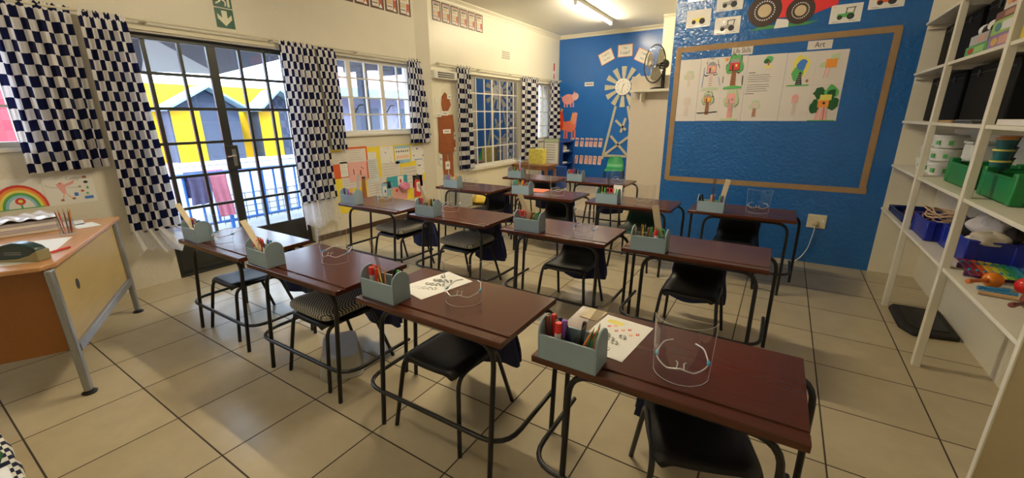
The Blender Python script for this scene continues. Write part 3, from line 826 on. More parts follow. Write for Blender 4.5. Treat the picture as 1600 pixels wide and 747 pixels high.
m_rulerw = mat('wooden_ruler', (0.62, 0.52, 0.36), 0.6, var=.12, scale=20)
m_brownp = mat('brown_pencil_paint', (0.20, 0.06, 0.03), 0.4)
m_darkgreen = mat('dark_green_paint', (0.01, 0.10, 0.03), 0.4)
m_navyp = mat('navy_plastic', (0.01, 0.015, 0.08), 0.35)
COLS = {'red': m_red, 'orange': m_lorange, 'yellow': m_yellow, 'green': m_lgreen, 'navy': m_navyp, 'black': m_black, 'purple': m_purple, 'brown': m_brownp, 'dark green': m_darkgreen, 'blue': m_lblue, 'pink': m_lpink}
KIT = {}
def kit(kind, col):
    """one of each kind and colour; the first use places the original, later uses copy it"""
    k = (kind, col)
    if k in KIT: return KIT[k], False
    mk = {'pencil': lambda: hexpencil(COLS[col]), 'marker': lambda: marker(COLS[col]), 'highlighter': lambda: marker(COLS[col], name='highlighter', r=.011), 'glue': gluestick,
          'scissors': lambda: scissors(COLS[col]), 'ruler': lambda: ruler(m_rulerw if col == 'wooden' else m_clear_ruler, .31, .045 if col == 'wooden' else .028)}[kind]
    KIT[k] = mk()
    return KIT[k], True
GRP = 'pencils and tools in the desk boxes'
def put(kind, col, i, slot, row, lean, side=0.0, spin=0.0):
    bx, by = BOX[i]; dx, dy, _, _ = DESKS[i]
    x = dx + bx + .018 + slot * (BL - .036); y = dy + by + .0235 + row * (BW - .047)
    word = {'pencil': '%s pencil' % col, 'marker': '%s marker pen' % col, 'highlighter': 'thick %s highlighter' % col, 'glue': 'red-capped white glue stick', 'scissors': '%s-handled scissors' % col, 'ruler': '%s ruler' % ('wooden' if col == 'wooden' else 'pale plastic')}[kind]
    lab = '%s standing in the box on the %s' % (word, dname(i))
    o, first = kit(kind, col)
    rot = (side, lean, spin)
    if first:
        o.location = (x, y, .7075); o.rotation_euler = rot; tag(o, lab, None, GRP)
    else: o = dup(o, (x, y, .7075), label=lab, group=GRP, rot=rot)
CONTENT = {
    3: [('highlighter', 'red', .10, .75, -.05, 0), ('highlighter', 'purple', .25, .45, .12, 0), ('glue', '', .24, .12, .03, 0), ('marker', 'navy', .40, .7, -.28, 0), ('marker', 'dark green', .40, .35, -.28, 0), ('marker', 'black', .60, .8, .12, 0), ('marker', 'navy', .52, .55, -.28, 0),
        ('pencil', 'red', .66, .25, .42, 0), ('pencil', 'orange', .60, .1, .42, 0), ('pencil', 'green', .72, .4, .38, 0), ('pencil', 'dark green', .78, .1, .22, 0), ('pencil', 'orange', .86, .7, .16, 0), ('marker', 'brown', .02, .4, -.05, 0), ('ruler', 'pale', .38, .60, .52, 0)],
    2: [('scissors', 'red', .20, .6, -.05, 0), ('pencil', 'orange', .50, .15, -.25, 0), ('pencil', 'yellow', .58, .2, -.2, 0), ('pencil', 'orange', .66, .1, .05, 0), ('marker', 'black', .76, .7, .05, 0), ('marker', 'green', .90, .6, .06, -.05), ('ruler', 'pale', .62, .5, -.35, 0), ('pencil', 'brown', .42, .3, -.3, 0), ('glue', '', .10, .3, .0, 0), ('marker', 'red', .30, .15, .1, 0)],
    1: [('ruler', 'wooden', .66, .5, 0, .50, -1.25), ('scissors', 'red', .30, .5, .05, 0), ('glue', '', .22, .15, .02, 0), ('pencil', 'navy', .55, .75, .1, 0), ('pencil', 'brown', .42, .3, .15, 0), ('marker', 'black', .72, .7, .1, 0), ('pencil', 'yellow', .78, .3, .1, 0), ('marker', 'blue', .88, .5, .02, 0)],
    0: [('ruler', 'wooden', .64, .5, 0, .52, -1.25), ('scissors', 'red', .18, .5, .0, 0), ('pencil', 'navy', .36, .3, .1, 0), ('marker', 'black', .66, .6, .12, 0), ('pencil', 'brown', .78, .3, .05, 0), ('marker', 'blue', .88, .5, .02, 0)],
    4: [('marker', 'navy', .12, .3, -.1, 0), ('marker', 'red', .26, .4, .12, 0), ('pencil', 'orange', .36, .6, .18, 0), ('marker', 'purple', .48, .3, -.1, 0), ('pencil', 'pink', .60, .5, .1, 0), ('pencil', 'blue', .74, .7, .15, 0), ('ruler', 'wooden', .86, .85, .10, -.05)],
    5: [('ruler', 'pale', .55, .7, -.42, 0), ('pencil', 'red', .22, .2, -.12, 0), ('pencil', 'orange', .36, .3, .1, 0), ('pencil', 'green', .46, .5, .05, 0), ('pencil', 'yellow', .56, .4, .15, 0), ('marker', 'orange', .64, .2, .1, 0), ('marker', 'dark green', .76, .5, -.05, 0), ('marker', 'black', .90, .6, .0, 0), ('scissors', 'red', .10, .5, -.08, 0), ('pencil', 'navy', .70, .8, .1, 0)],
    6: [('ruler', 'wooden', .62, .7, -.42, 0), ('scissors', 'red', .20, .3, .0, 0), ('glue', '', .10, .7, .05, 0), ('pencil', 'orange', .34, .5, .3, 0), ('pencil', 'brown', .42, .3, .3, 0), ('marker', 'brown', .54, .2, .2, 0), ('pencil', 'red', .64, .6, .1, 0), ('marker', 'green', .76, .3, .1, 0), ('marker', 'dark green', .88, .6, .06, 0), ('pencil', 'yellow', .80, .8, .05, 0)],
    7: [('pencil', 'orange', .06, .3, -.1, 0), ('pencil', 'brown', .14, .6, .05, 0), ('pencil', 'yellow', .22, .3, .05, 0), ('pencil', 'dark green', .30, .6, .0, 0), ('marker', 'brown', .38, .3, .1, 0), ('marker', 'green', .50, .6, .02, 0), ('pencil', 'red', .60, .4, .05, 0), ('glue', '', .70, .25, .03, 0), ('scissors', 'green', .82, .3, .0, 0), ('ruler', 'wooden', .88, .85, -.22, 0), ('marker', 'red', .60, .85, .05, 0)],
    8: [('pencil', 'red', .08, .4, -.25, 0), ('marker', 'purple', .18, .6, -.1, 0), ('pencil', 'green', .30, .3, .1, 0), ('marker', 'pink', .42, .5, -.1, 0), ('pencil', 'yellow', .54, .3, .2, 0), ('marker', 'orange', .68, .6, .1, 0), ('pencil', 'navy', .82, .3, .15, 0)],
    9: [('scissors', 'green', .12, .5, -.05, 0), ('pencil', 'red', .28, .3, -.1, 0), ('marker', 'orange', .40, .6, .1, 0), ('pencil', 'green', .52, .3, .1, 0), ('marker', 'red', .64, .5, -.1, 0), ('pencil', 'brown', .76, .3, .1, 0), ('ruler', 'pale', .88, .8, .02, 0)],
    10: [('marker', 'dark green', .10, .3, -.1, 0), ('pencil', 'yellow', .10, .8, .0, 0), ('marker', 'green', .26, .5, .06, 0), ('pencil', 'dark green', .36, .3, .1, 0), ('scissors', 'red', .56, .5, .0, 0), ('pencil', 'red', .68, .3, .2, 0), ('marker', 'green', .84, .4, .15, 0), ('ruler', 'pale', .48, .9, -.04, 0)],
    11: [('marker', 'black', .10, .3, -.22, 0), ('marker', 'black', .20, .5, -.2, 0), ('marker', 'orange', .48, .5, .0, 0), ('pencil', 'brown', .58, .3, .05, 0), ('marker', 'green', .78, .4, .12, 0), ('marker', 'purple', .90, .5, .05, 0), ('ruler', 'pale', .46, .9, .05, 0), ('ruler', 'wooden', .84, .9, .16, 0), ('pencil', 'red', .90, .8, .05, 0)],
    12: [('pencil', 'red', .12, .4, -.25, 0), ('pencil', 'brown', .26, .5, .1, 0), ('marker', 'green', .40, .6, -.1, 0), ('pencil', 'orange', .60, .3, .1, 0), ('ruler', 'pale', .74, .8, .04, 0), ('marker', 'red', .86, .4, .1, 0)],
    13: [('scissors', 'red', .14, .4, -.05, 0), ('pencil', 'brown', .36, .4, .0, 0), ('marker', 'black', .48, .6, .05, 0), ('pencil', 'yellow', .60, .3, .1, 0), ('marker', 'brown', .70, .5, .1, 0), ('marker', 'blue', .88, .5, .02, 0), ('ruler', 'pale', .30, .9, .02, 0)]}
def place_boxes():
    root = None
    for i in range(len(DESKS)):
        bx, by = BOX[i]; loc = (DESKS[i][0] + bx, DESKS[i][1] + by, .7005)
        lab = 'blue-grey wooden pencil box on the near left of the %s' % dname(i)
        if root is None: root = make_box(lab); root.location = loc
        else: dup(root, loc, 0, lab)
    for i, items in CONTENT.items():
        for it in items: put(it[0], it[1], i, *it[2:])
place_boxes()

# ------------------------------------------------------------------ clear face shields standing on the desks
def make_shield(label):
    t = thing('face_shield', label, 'face shield', (0, 0, 0), 0, 'clear face shields on the desks')
    a0, a1, r = PI * 1.06, PI * 1.94, .094
    P = lambda a, z, rr=r: Vector((rr * math.cos(a), .06 + rr * math.sin(a), z))
    def f(u, v):
        a = a0 + (a1 - a0) * u; z = .002 + .215 * v
        return P(a, z, r * (1 + .10 * v)) + Vector((0, 0.01 * v, 0))
    mb = MB(); mb.grid(f, 28, 8); mb.build('visor', m_visor, t)
    e = MB(); e.tube([f(k / 28, 0) for k in range(29)], .0011, 5); e.tube([f(0, k / 6) for k in range(7)], .0011, 5); e.tube([f(1, k / 6) for k in range(7)], .0011, 5); e.tube([f(k / 28, 1) for k in range(29)], .0008, 5)
    e.build('visor_edge', m_visor_edge, t)
    g = MB(); z = .058
    rim = [Vector((x, .06 - math.sqrt(max(0, .088 ** 2 - x * x)) * .93, z - .014 * (1 - abs(abs(x) - .045) / .045))) for x in [-.086 + .172 * k / 20 for k in range(21)]]
    g.tube(rim, .0026, 6)
    for s in (-1, 1):
        g.tube([(s * .012, -.020, z - .006), (s * .010, -.004, z + .012), (s * .016, .006, z + .010)], .0022, 6)
    g.build('spectacle_rim', m_visor_edge, t)
    for s in (-1, 1):
        MB().obx((s * .087, .052, z), (.010, .026, .010), (1, 0, 0), (0, 1, 0)).build('hinge', m_hinge, t, bevel=.002)
        MB().tube(fillet([(s * .087, .062, z), (s * .070, .130, z + .012), (s * .040, .165, z + .006)], .05), .0028, 6).build('temple_arm', m_visor_edge, t)
    return t
SH = {0: (.36, .13, .25), 1: (.47, .29, .35), 2: (.52, .22, .35), 3: (.520, .135, .12), 4: (.43, .26, .3), 5: (.24, .30, .2), 6: (.66, .12, -.25), 8: (.33, .30, .1), 9: (.60, .20, -.1), 10: (.60, .12, .05), 11: (.58, .22, 0), 12: (.42, .22, 0), 13: (.74, .16, 0)}
def place_shields():
    root = None
    for i, (x, y, rz) in SH.items():
        loc = (DESKS[i][0] + x, DESKS[i][1] + y, .7005)
        lab = 'clear plastic face shield standing on the %s' % dname(i)
        if root is None: root = make_shield(lab); root.location = loc; root.rotation_euler = (0, 0, rz)
        else: dup(root, loc, rz, lab)
place_shields()

# ------------------------------------------------------------------ blue chalkboard wall: border, sheets, cards, tractor
YW = YC
P2 = lambda px, py: (at(px, py, 1, YC).x, at(px, py, 1, YC).z)
FB = on_back(YC)
r = thing('board_border', 'long brown paper border framing a rectangle on the blue wall', 'border', (3.9, YC, 1.59))
bs = Vector((3.9, YC, 1.59)); FBb = lambda a, b, d: FB(a, b, d) - bs
for (p, q) in (((2.90, 2.325), (4.885, 2.355)), ((2.915, .835), (4.90, .835)), ((2.925, .82), (2.925, 2.34)), ((4.862, .82), (4.862, 2.37))):
    MB().prism(bar(p, q, .058), FBb, .0005 if p[0] != q[0] else .002, .0035 if p[0] != q[0] else .005).build('strip', m_tan, r)
def sheet(name, label, cat, x0, x1, z0, z1, marks, paper=m_paper2, F_=FB, group=None, th=.001, base=None, tilt=0.0):
    """paper with drawn shapes: marks are (polygon in 0..1 of the sheet, material); one mesh"""
    mats = [paper]; mb = MB()
    cx, cz = (x0 + x1) / 2, (z0 + z1) / 2
    def fn(a, b, d):
        ca, sa = math.cos(tilt), math.sin(tilt)
        return F_(cx + (a - cx) * ca - (b - cz) * sa, cz + (a - cx) * sa + (b - cz) * ca, d)
    mb.prism(rect(x0, x1, z0, z1), fn, .0004, th)
    lay = th
    for poly, m in marks:
        if m not in mats: mats.append(m)
        lay += .00012
        mb.prism([(x0 + (x1 - x0) * a, z0 + (z1 - z0) * b) for a, b in poly], fn, th - .0002, lay + .0002, mats.index(m))
    o = mb.build(name, mats, base=tuple(fn(cx, cz, 0)), smooth=False)
    return tag(o, label, cat, group)
def tree_house(cx, cy, s, crown, house, trunk, ladder=None, outline=m_ink, ground=None, asp=1.0, faint=False):
    """a child's drawing of a house in a tree, in sheet units"""
    A = lambda pts: [(cx + (a) * s * asp, cy + b * s) for a, b in pts]
    out = []
    if crown:
        for (dx, dz, rr) in ((0, .22, .30), (-.24, .10, .20), (.24, .12, .21), (-.10, .38, .18), (.14, .38, .18)):
            if not faint: out.append((A(blob(dx, dz, rr + .018, 12, .12)), outline))
        for (dx, dz, rr) in ((0, .22, .30), (-.24, .10, .20), (.24, .12, .21), (-.10, .38, .18), (.14, .38, .18)):
            out.append((A(blob(dx, dz, rr, 12, .12)), crown))
    out.append((A([(-.14, -.62), (.14, -.62), (.11, .02), (-.11, .02)]), trunk))
    if not faint: out.append((A([(-.26, .0), (.26, .0), (.26, .32), (.0, .44), (-.26, .32)]), outline))
    out.append((A([(-.24, .015), (.24, .015), (.24, .29), (-.24, .29)]), house))
    out.append((A([(-.28, .28), (.28, .28), (.12, .42), (-.12, .42)]), m_grey_ink if not faint else house))
    out.append((A(rect(-.13, -.05, .02, .20)), outline)); out.append((A(rect(.03, .13, .13, .22)), m_lyellow if not faint else outline))
    for k in range(7):
        z = -.58 + k * .085
        out.append((A(rect(-.09, .09, z, z + .02)), ladder or outline))
    out.append((A(bar((-.30, .0), (.30, .0), .025)), outline))
    if ground: out.append((A([(-.48, -.68), (.48, -.66), (.46, -.58), (0, -.55), (-.46, -.60)]), ground))
    return out
S0, S1, ZB, ZT = 2.958, 4.528, 1.530, 2.215
def lines(x0, x1, zs, m=m_ink, h=.006):
    return [(rect(x0, x1 - random.uniform(0, .12), z, z + h), m) for z in zs]
xa, xb, xc, xd = 3.180, 3.655, 4.015, 4.528
sheet('drawing_sheet', 'faint pencil tree drawings on the leftmost white sheet of the blue wall', 'drawing', S0, xa, ZB, ZT,
      tree_house(.5, .70, .22, m_lleaf, m_faint, m_faint, outline=m_faint, asp=2.6, faint=True) + tree_house(.5, .27, .30, None, m_faint, m_faint, outline=m_faint, asp=2.6, faint=True))
sheet('drawing_sheet', 'white sheet with four coloured tree house drawings under the Life Skills sign', 'drawing', xa + .002, xb, ZB + .002, ZT + .004,
      [(rect(.495, .503, 0, 1), m_faint), (rect(0, 1, .483, .490), m_faint)] +
      tree_house(.25, .765, .40, m_paper2, m_lpink, m_paper2, m_lred, ground=m_lleaf, asp=.98) + [(bar((.09, .80), (.07, .54), .012), m_lblue), (bar((.42, .70), (.47, .56), .01), m_lblue)] +
      tree_house(.74, .785, .42, m_lgreen, m_lred, m_lbrown, ground=m_lgreen, asp=.98) + [(bar((.93, .70), (.94, .56), .016), m_ink), (ell(.56, .955, .035, .03, 8), m_lorange), (bar((.52, .70), (.52, .60), .02), m_grey_ink)] +
      tree_house(.24, .30, .31, m_lleaf, m_lorange, m_lbrown, ground=None, asp=.95) + [(bar((.02, .13), (.47, .15), .012), m_ink)] +
      tree_house(.75, .27, .40, m_lleaf, m_lpink, m_lpink, outline=m_grey_ink, ground=m_lleaf, asp=.95, faint=True))
sheet('drawing_sheet', 'white sheet with lines of writing below a small green tree', 'drawing', xb + .002, xc, ZB + .001, ZT - .002,
      [(blob(.55, .92, .11, 12, .2, .05), m_lgreen), (blob(.50, .90, .09, 10, .2, .035), m_darkgreen), (rect(.53, .57, .82, .90), m_lbrown), (ell(.55, .82, .12, .018), m_lyellow)] +
      [(rect(.06, .24, .735, .745), m_ink)] + lines(.05, .70, [.70, .668, .636, .604, .555, .523, .491, .459]) + [(rect(.03, .27, .42, .428), m_ink)] +
      tree_house(.35, .20, .22, m_lleaf, m_faint, m_lbrown, outline=m_faint, asp=1.6, faint=True))
sheet('drawing_sheet', 'white sheet with four bold tree drawings below the Art sign', 'drawing', xc + .002, xd, ZB, ZT - .004,
      [(rect(.50, .507, .02, .98), m_faint), (rect(0, 1, .52, .526), m_faint)] +
      [(blob(.25, .78, .15, 14, .2, .16), m_lyellow), (blob(.22, .70, .10, 12, .2, .10), m_lgreen), (blob(.27, .82, .085, 12, .25, .075), m_lblue)] +
      [([(.20, .53), (.32, .53), (.28, .72), (.25, .72)], m_ink), (rect(.06, .44, .515, .535), m_lgreen), (blob(.40, .58, .025, 7, .3), m_lbrown)] + [(rect(.23, .29, .55 + k * .03, .558 + k * .03), m_grey_ink) for k in range(5)] +
      [(blob(.70, .82, .08, 12, .3, .06), m_lleaf), (blob(.80, .90, .07, 12, .3, .06), m_lleaf), (blob(.62, .80, .05, 10, .3, .04), m_lleaf), (rect(.66, .84, .76, .88), m_lorange), (bar((.68, .76), (.66, .62), .016), m_lpink), (bar((.74, .76), (.72, .62), .016), m_lpink)] +
      tree_house(.25, .27, .30, None, m_lpink, m_faint, outline=m_faint, asp=.75, faint=True) +
      [(blob(.66, .40, .11, 14, .25, .09), m_darkgreen), (blob(.84, .42, .11, 14, .25, .10), m_lgreen), (blob(.60, .20, .09, 14, .25, .10), m_darkgreen), (blob(.88, .26, .10, 14, .25, .09), m_darkgreen), (blob(.85, .40, .07, 12, .2, .06), m_darkgreen)] +
      [(rect(.65, .83, .20, .31), m_lorange), (rect(.67, .86, .30, .38), m_lyellow), (ell(.75, .26, .025, .02, 8), m_ink), ([(.62, .0), (.84, .0), (.80, .20), (.68, .20)], m_lpink), (bar((.70, .01), (.72, .20), .02), m_paper2), (bar((.78, .01), (.77, .20), .015), m_lbrown), (rect(.52, .98, 0, .015), m_lgreen)])
def sign(label, words, px, h, base_=None):
    pts = [P2(*p) for p in px]
    x0 = (pts[0][0] + pts[3][0]) / 2; x1 = (pts[1][0] + pts[2][0]) / 2; z1 = (pts[0][1] + pts[1][1]) / 2; z0 = (pts[2][1] + pts[3][1]) / 2
    o = sheet('word_card', label, 'sign', x0, x1, z0, z1, [])
    text(words, 'lettering', m_ink, (((x0 + x1) / 2), YC - .0018, (z0 + z1) / 2), h, (1, 0, 0), (0, 0, 1), o, tuple(o.location), width=(x1 - x0) * (.82 if len(words) > 5 else .42))
    return o
sign('white word card reading Life Skills', 'Life Skills', [(1144, 74), (1177, 71.5), (1176, 84), (1143, 87)], .055)
sign('white word card reading Art', 'Art', [(1263, 65), (1302, 61), (1300, 75), (1261, 78.5)], .055)
# vehicle cards
def vehicle(body, m2, cab=True):
    out = [([(.22, .30), (.74, .30), (.76, .52), (.50, .56), (.46, .50), (.24, .50)], body), (ell(.32, .30, .085, .12), m_ink), (ell(.66, .33, .12, .17), m_ink), (ell(.32, .30, .035, .05), m2), (ell(.66, .33, .05, .07), m2)]
    if cab: out += [(bar((.50, .52), (.52, .78), .03), m_ink), (bar((.74, .52), (.76, .80), .03), m_ink), (bar((.48, .78), (.80, .81), .04), m_ink)]
    return out + [(rect(.10, .32, .06, .09), m_grey_ink), (rect(.62, .84, .08, .11), m_grey_ink), (ell(.12, .88, .02, .03, 8), m_lorange)]
m_lam = mat('glossy_laminated_card', (0.78, 0.76, 0.72), 0.07, var=.03, bump=.35, bscale=6)
def card(label, px, marks, paper=m_paper):
    pts = [P2(*p) for p in px]
    x0 = min(pts[0][0], pts[3][0]); x1 = max(pts[1][0], pts[2][0]); z1 = (pts[0][1] + pts[1][1]) / 2; z0 = (pts[2][1] + pts[3][1]) / 2
    return sheet('picture_card', label, 'picture card', x0, x1, z0, z1, marks, paper)
card('white card with a green tractor, right of the red tractor cutout', [(1300, 9), (1350, 3), (1344, 33), (1295, 38)], vehicle(m_lgreen, m_darkgreen))
card('white card with an orange tractor, near the top right of the blue wall', [(1362, -16), (1416, -22), (1412, 10), (1357, 15)], vehicle(m_orange, m_ink))
card('laminated card with a yellow dump truck, lower left of the card group', [(1074, 17), (1112, 13), (1109, 41), (1072, 44)], vehicle(m_lyellow, m_ink, False), m_lam)
card('laminated card with a grey digger, nearest the red tractor cutout', [(1119, 29), (1157, 24), (1155, 50), (1115, 56)], vehicle(m_grey_ink, m_ink), m_lam)
card('laminated card with a dark vehicle, above the grey digger card', [(1122, -10), (1162, -14), (1160, 14), (1119, 19)], vehicle(m_grey_ink, m_ink, False), m_lam)
card('laminated card at the top left of the blue wall, mostly out of view', [(1078, -26), (1112, -30), (1111, 0), (1075, 3)], vehicle(m_lorange, m_ink, False), m_lam)
# red tractor cutout
m_tyre = mat('dark_brown_card', (0.05, 0.030, 0.025), 0.6); m_tred = mat('bright_red_card', (0.78, 0.035, 0.04), 0.5); m_tgreen = mat('grass_green_card', (0.06, 0.28, 0.08), 0.6); m_beige = mat('beige_card', (0.60, 0.48, 0.30), 0.6)
c1 = P2(1194.8, 17); c2 = P2(1250.8, 16.5)
R1 = abs(P2(1221.5, 15)[0] - P2(1168.5, 19)[0]) / 2; R2 = R1 * .80
bs = Vector((c1[0], YC, c1[1])); FT = lambda a, b, d: FB(a, b, d) - bs
r = thing('tractor_cutout', 'big red card tractor with two dark wheels, on the blue wall', 'wall decoration', tuple(bs))
g0 = P2(1170, 47); g1 = P2(1280, 33)
MB().prism([(g0[0], g0[1] - .01), (c1[0] + .05, c1[1] - R1 * 1.15), (g1[0] - .1, g1[1] - .02), (g1[0], g1[1] + .01), (c2[0], c2[1] - R2 * .9), (c1[0], c1[1] - R1 * .93)], FT, .0004, .0012).build('grass', m_tgreen, r)
MB().prism([(c1[0] - .10, c1[1] + .05), (c1[0] - .10, c1[1] + .62), (c1[0] + .22, c1[1] + .62), (c1[0] + .26, c1[1] + .34), (c2[0] + .32, c2[1] + .34), (c2[0] + .30, c2[1] + .02), (c2[0] + .1, c2[1] - .05), (c1[0] + .1, c1[1] - .08)], FT, .0012, .0024).build('body', m_tred, r)
MB().prism([(c1[0] + R1 * .8, c1[1] - .09), (c2[0] - R2 * .7, c2[1] - .07), (c2[0] - R2 * .7, c2[1] - .14), (c1[0] + R1 * .7, c1[1] - .18)], FT, .0012, .0022).build('axle_plate', m_paper, r)
for (c, R) in ((c1, R1), (c2, R2)):
    wh = MB().prism(ell(c[0], c[1], R, R, 40), FT, .002, .004).build('wheel', m_tyre, r)
    MB().prism(ell(c[0], c[1], R * .40, R * .40, 28), FT, .004, .005).build('hub', m_beige, wh)
    d = MB()
    for k in range(26): d.prism(ell(c[0] + R * .58 * math.cos(2 * PI * k / 26), c[1] + R * .58 * math.sin(2 * PI * k / 26), R * .045, R * .045, 8), FT, .004, .005)
    d.build('tread_dots', m_paper, wh)
# socket, plug, cable
r = thing('wall_socket', 'cream double wall socket low on the blue wall', 'socket', (4.54, YC, .475))
MB().bx(-.085, .085, -.012, 0, -.075, .075).build('cover_plate', mat('cream_switch_plastic', (.66, .60, .44), .4), r, bevel=.004)
MB().bx(.045, .065, -.018, -.012, -.01, .02).build('rocker_switch', m_white_p, r, bevel=.002)
r = thing('power_plug', 'beige round plug and white flex in the wall socket', 'plug', (4.53, YC - .012, .455))
MB().lathe([(.032, 0), (.032, .012), (.026, .030), (.012, .036)], n=18, X=(1, 0, 0), Y=(0, 0, 1)).build('plug_body', mat('beige_plug_plastic', (.52, .43, .27), .4), r)
pts = [(.0, -.030, -.02), (.0, -.030, -.08), (-.012, -.022, -.20), (-.03, -.022, -.30), (-.08, -.04, -.40), (-.15, -.10, -.446), (-.24, -.16, -.449), (-.30, -.24, -.449)]
sm = []
for i in range(len(pts) - 1):
    a, b = Vector(pts[i]), Vector(pts[i + 1]); p0 = Vector(pts[max(i - 1, 0)]); p3 = Vector(pts[min(i + 2, len(pts) - 1)])
    for k in range(6):
        t = k / 6; sm.append(.5 * ((2 * a) + (b - p0) * t + (2 * p0 - 5 * a + 4 * b - p3) * t * t + (3 * a - p0 - 3 * b + p3) * t ** 3))
MB().tube(sm, .0045, 6).build('flex', m_white_p, r)

# ------------------------------------------------------------------ far room: cream partition, shelf, fan, back wall decorations
tag(MB().bx(1.885, 2.95, 6.5, 6.62, 0, 2.205).build('partition_panel', mat('beige_board', (.72, .63, .51), .5, var=.04), base=(2.4, 6.56, 0), bevel=.004), 'tall cream partition panel left of the blue chalkboard wall', 'partition')
r = thing('wall_shelf', 'small cream shelf on the partition carrying the fan', 'shelf', (2.36, 6.5, 1.97))
MB().bx(-.40, .45, -.30, 0, -.018, .018).build('board', m_shelf, r, bevel=.003)
for xx in (-.25, .25): MB().bx(xx - .012, xx + .012, -.22, 0, -.16, -.018).build('bracket', m_shelf, r)
r = thing('desk_fan', 'black and chrome desk fan standing on the cream shelf', 'fan', (2.38, 6.33, 1.989))
MB().lathe([(.0, 0), (.115, 0), (.115, .012), (.10, .022), (.03, .032), (0, .032)], (-.03, 0, 0), 24).build('base', m_black, r)
MB().tube(fillet([(.02, 0, .02), (.045, .03, .20), (.03, .02, .34)], .05), [.03] + [.026] * 20 + [.022], 10).build('stem', m_black, r) if False else MB().obx((.035, .02, .18), (.05, .05, .33), (1, 0, 0), (0, 1, 0)).build('stem', m_black, r, bevel=.015)
ax = Vector((-.66, -.75, -.02)).normalized()          # the fan looks to the left of the viewer
hx = ax.cross(Vector((0, 0, 1))).normalized(); hz = hx.cross(ax).normalized()
hc = Vector((-.07, -.05, .36))
MB().lathe([(.0, -.20), (.055, -.19), (.075, -.14), (.075, -.05), (.05, -.03), (0, -.03)], hc, 20, X=hx, Y=ax.cross(hx) * 1).build('motor_housing', m_black, r)
Pf = lambda a, rr, d: hc + (hx * math.cos(a) + hz * math.sin(a)) * rr + ax * d
cg = MB(); RF = .265
cg.tube([Pf(2 * PI * k / 40, RF, .03) for k in range(40)], .009, 6, closed=True)
cage = cg.build('cage_ring', m_black, r)
wg = MB()
for k in range(44):
    a = 2 * PI * k / 44
    wg.tube([Pf(a, .05, .085), Pf(a, .16, .08), Pf(a, RF - .02, .05), Pf(a, RF, .03), Pf(a, RF - .02, .0), Pf(a, .14, -.04), Pf(a, .06, -.045)], .0012, 4)
for rr, d in ((.11, .083), (.19, .07)):
    wg.tube([Pf(2 * PI * k / 36, rr, d) for k in range(36)], .0012, 4, closed=True)
wg.build('cage_wires', m_chrome, cage)
m_blade = mat('smoky_fan_blade', (0.30, 0.26, 0.16), 0.2, var=.1)
for k in range(3):
    a0 = 2 * PI * k / 3 + .4
    b = MB()
    b.grid(lambda u, v: Pf(a0 + (u - .5) * (1.5 - .3 * v), .05 + .185 * v * (1 - .12 * (2 * u - 1) ** 2), .012 + .035 * (u - .5)), 10, 6)
    b.build('blade', m_blade, r, solid=.003)
MB().lathe([(.0, .10), (.045, .097), (.06, .085), (.06, .08), (0, .08)], hc, 20, X=hx, Y=hz).build('hub_badge', m_chrome, r) if False else MB().lathe([(.06, 0), (.055, .012), (.03, .02), (0, .022)], hc + ax * .085, 20, X=hz, Y=ax.cross(hz)).build('hub_badge', m_chrome, r)

FK = on_back(YB); PK = lambda px, py: (at(px, py, 1, YB).x, at(px, py, 1, YB).z)
m_slat = mat('pale_weathered_slats', (0.52, 0.49, 0.38), 0.7, var=.15, scale=20)
hub = (.795, 2.245); bs = Vector((hub[0], YB, hub[1])); FKb = lambda a, b, d: FK(a, b, d) - bs
r = thing('windmill_decoration', 'pale slatted windmill mounted on the far blue wall', 'wall decoration', tuple(bs))
for k in range(12):
    a = 2 * PI * k / 12 + PI / 2
    c, s = math.cos(a), math.sin(a); q = lambda rr, w: (hub[0] + c * rr - s * w, hub[1] + s * rr + c * w)
    MB().prism([q(.19, -.03), q(.445, -.062), q(.445, .062), q(.19, .03)], FKb, .002, .016).build('blade', m_slat, r)
tw = MB()
for (p, q_) in (((.64, 1.82), (.375, .58)), ((.93, 1.82), (1.215, .58)), ((.66, 1.50), (.92, 1.28)), ((.56, 1.14), (1.06, .62)), ((1.02, 1.14), (.44, .70)), ((.40, .665), (1.20, .665)), ((.90, 1.55), (.80, 1.22))):
    tw.prism(bar(p, q_, .055), FKb, .002, .018)
tw.build('tower', m_slat, r)
bs = Vector((hub[0], YB - .018, hub[1]))
r = thing('wall_clock', 'round white wall clock at the hub of the windmill', 'clock', tuple(bs))
FC = lambda a, b, d: FK(a, b, d) - Vector((hub[0], YB, hub[1]))
MB().prism(ell(hub[0], hub[1], .185, .185, 36), FC, .0, .03).build('rim', m_white_p, r, bevel=.006)
MB().prism(ell(hub[0], hub[1], .165, .165, 36), FC, .03, .033).build('dial', m_paper, r)
for n in range(1, 13):
    a = PI / 2 - n * PI / 6
    text(str(n), 'numeral', m_ink, (hub[0] + .13 * math.cos(a), YB - .018 - .0345, hub[1] + .13 * math.sin(a)), .034, (1, 0, 0), (0, 0, 1), r, tuple(bs))
for (ang, ln, w, nm) in ((PI / 2 - .42, .085, .012, 'hour_hand'), (PI / 2 - 3.35, .125, .008, 'minute_hand')):
    MB().prism(bar(hub, (hub[0] + ln * math.cos(ang), hub[1] + ln * math.sin(ang)), w), FC, .034, .037).build(nm, m_ink, r)
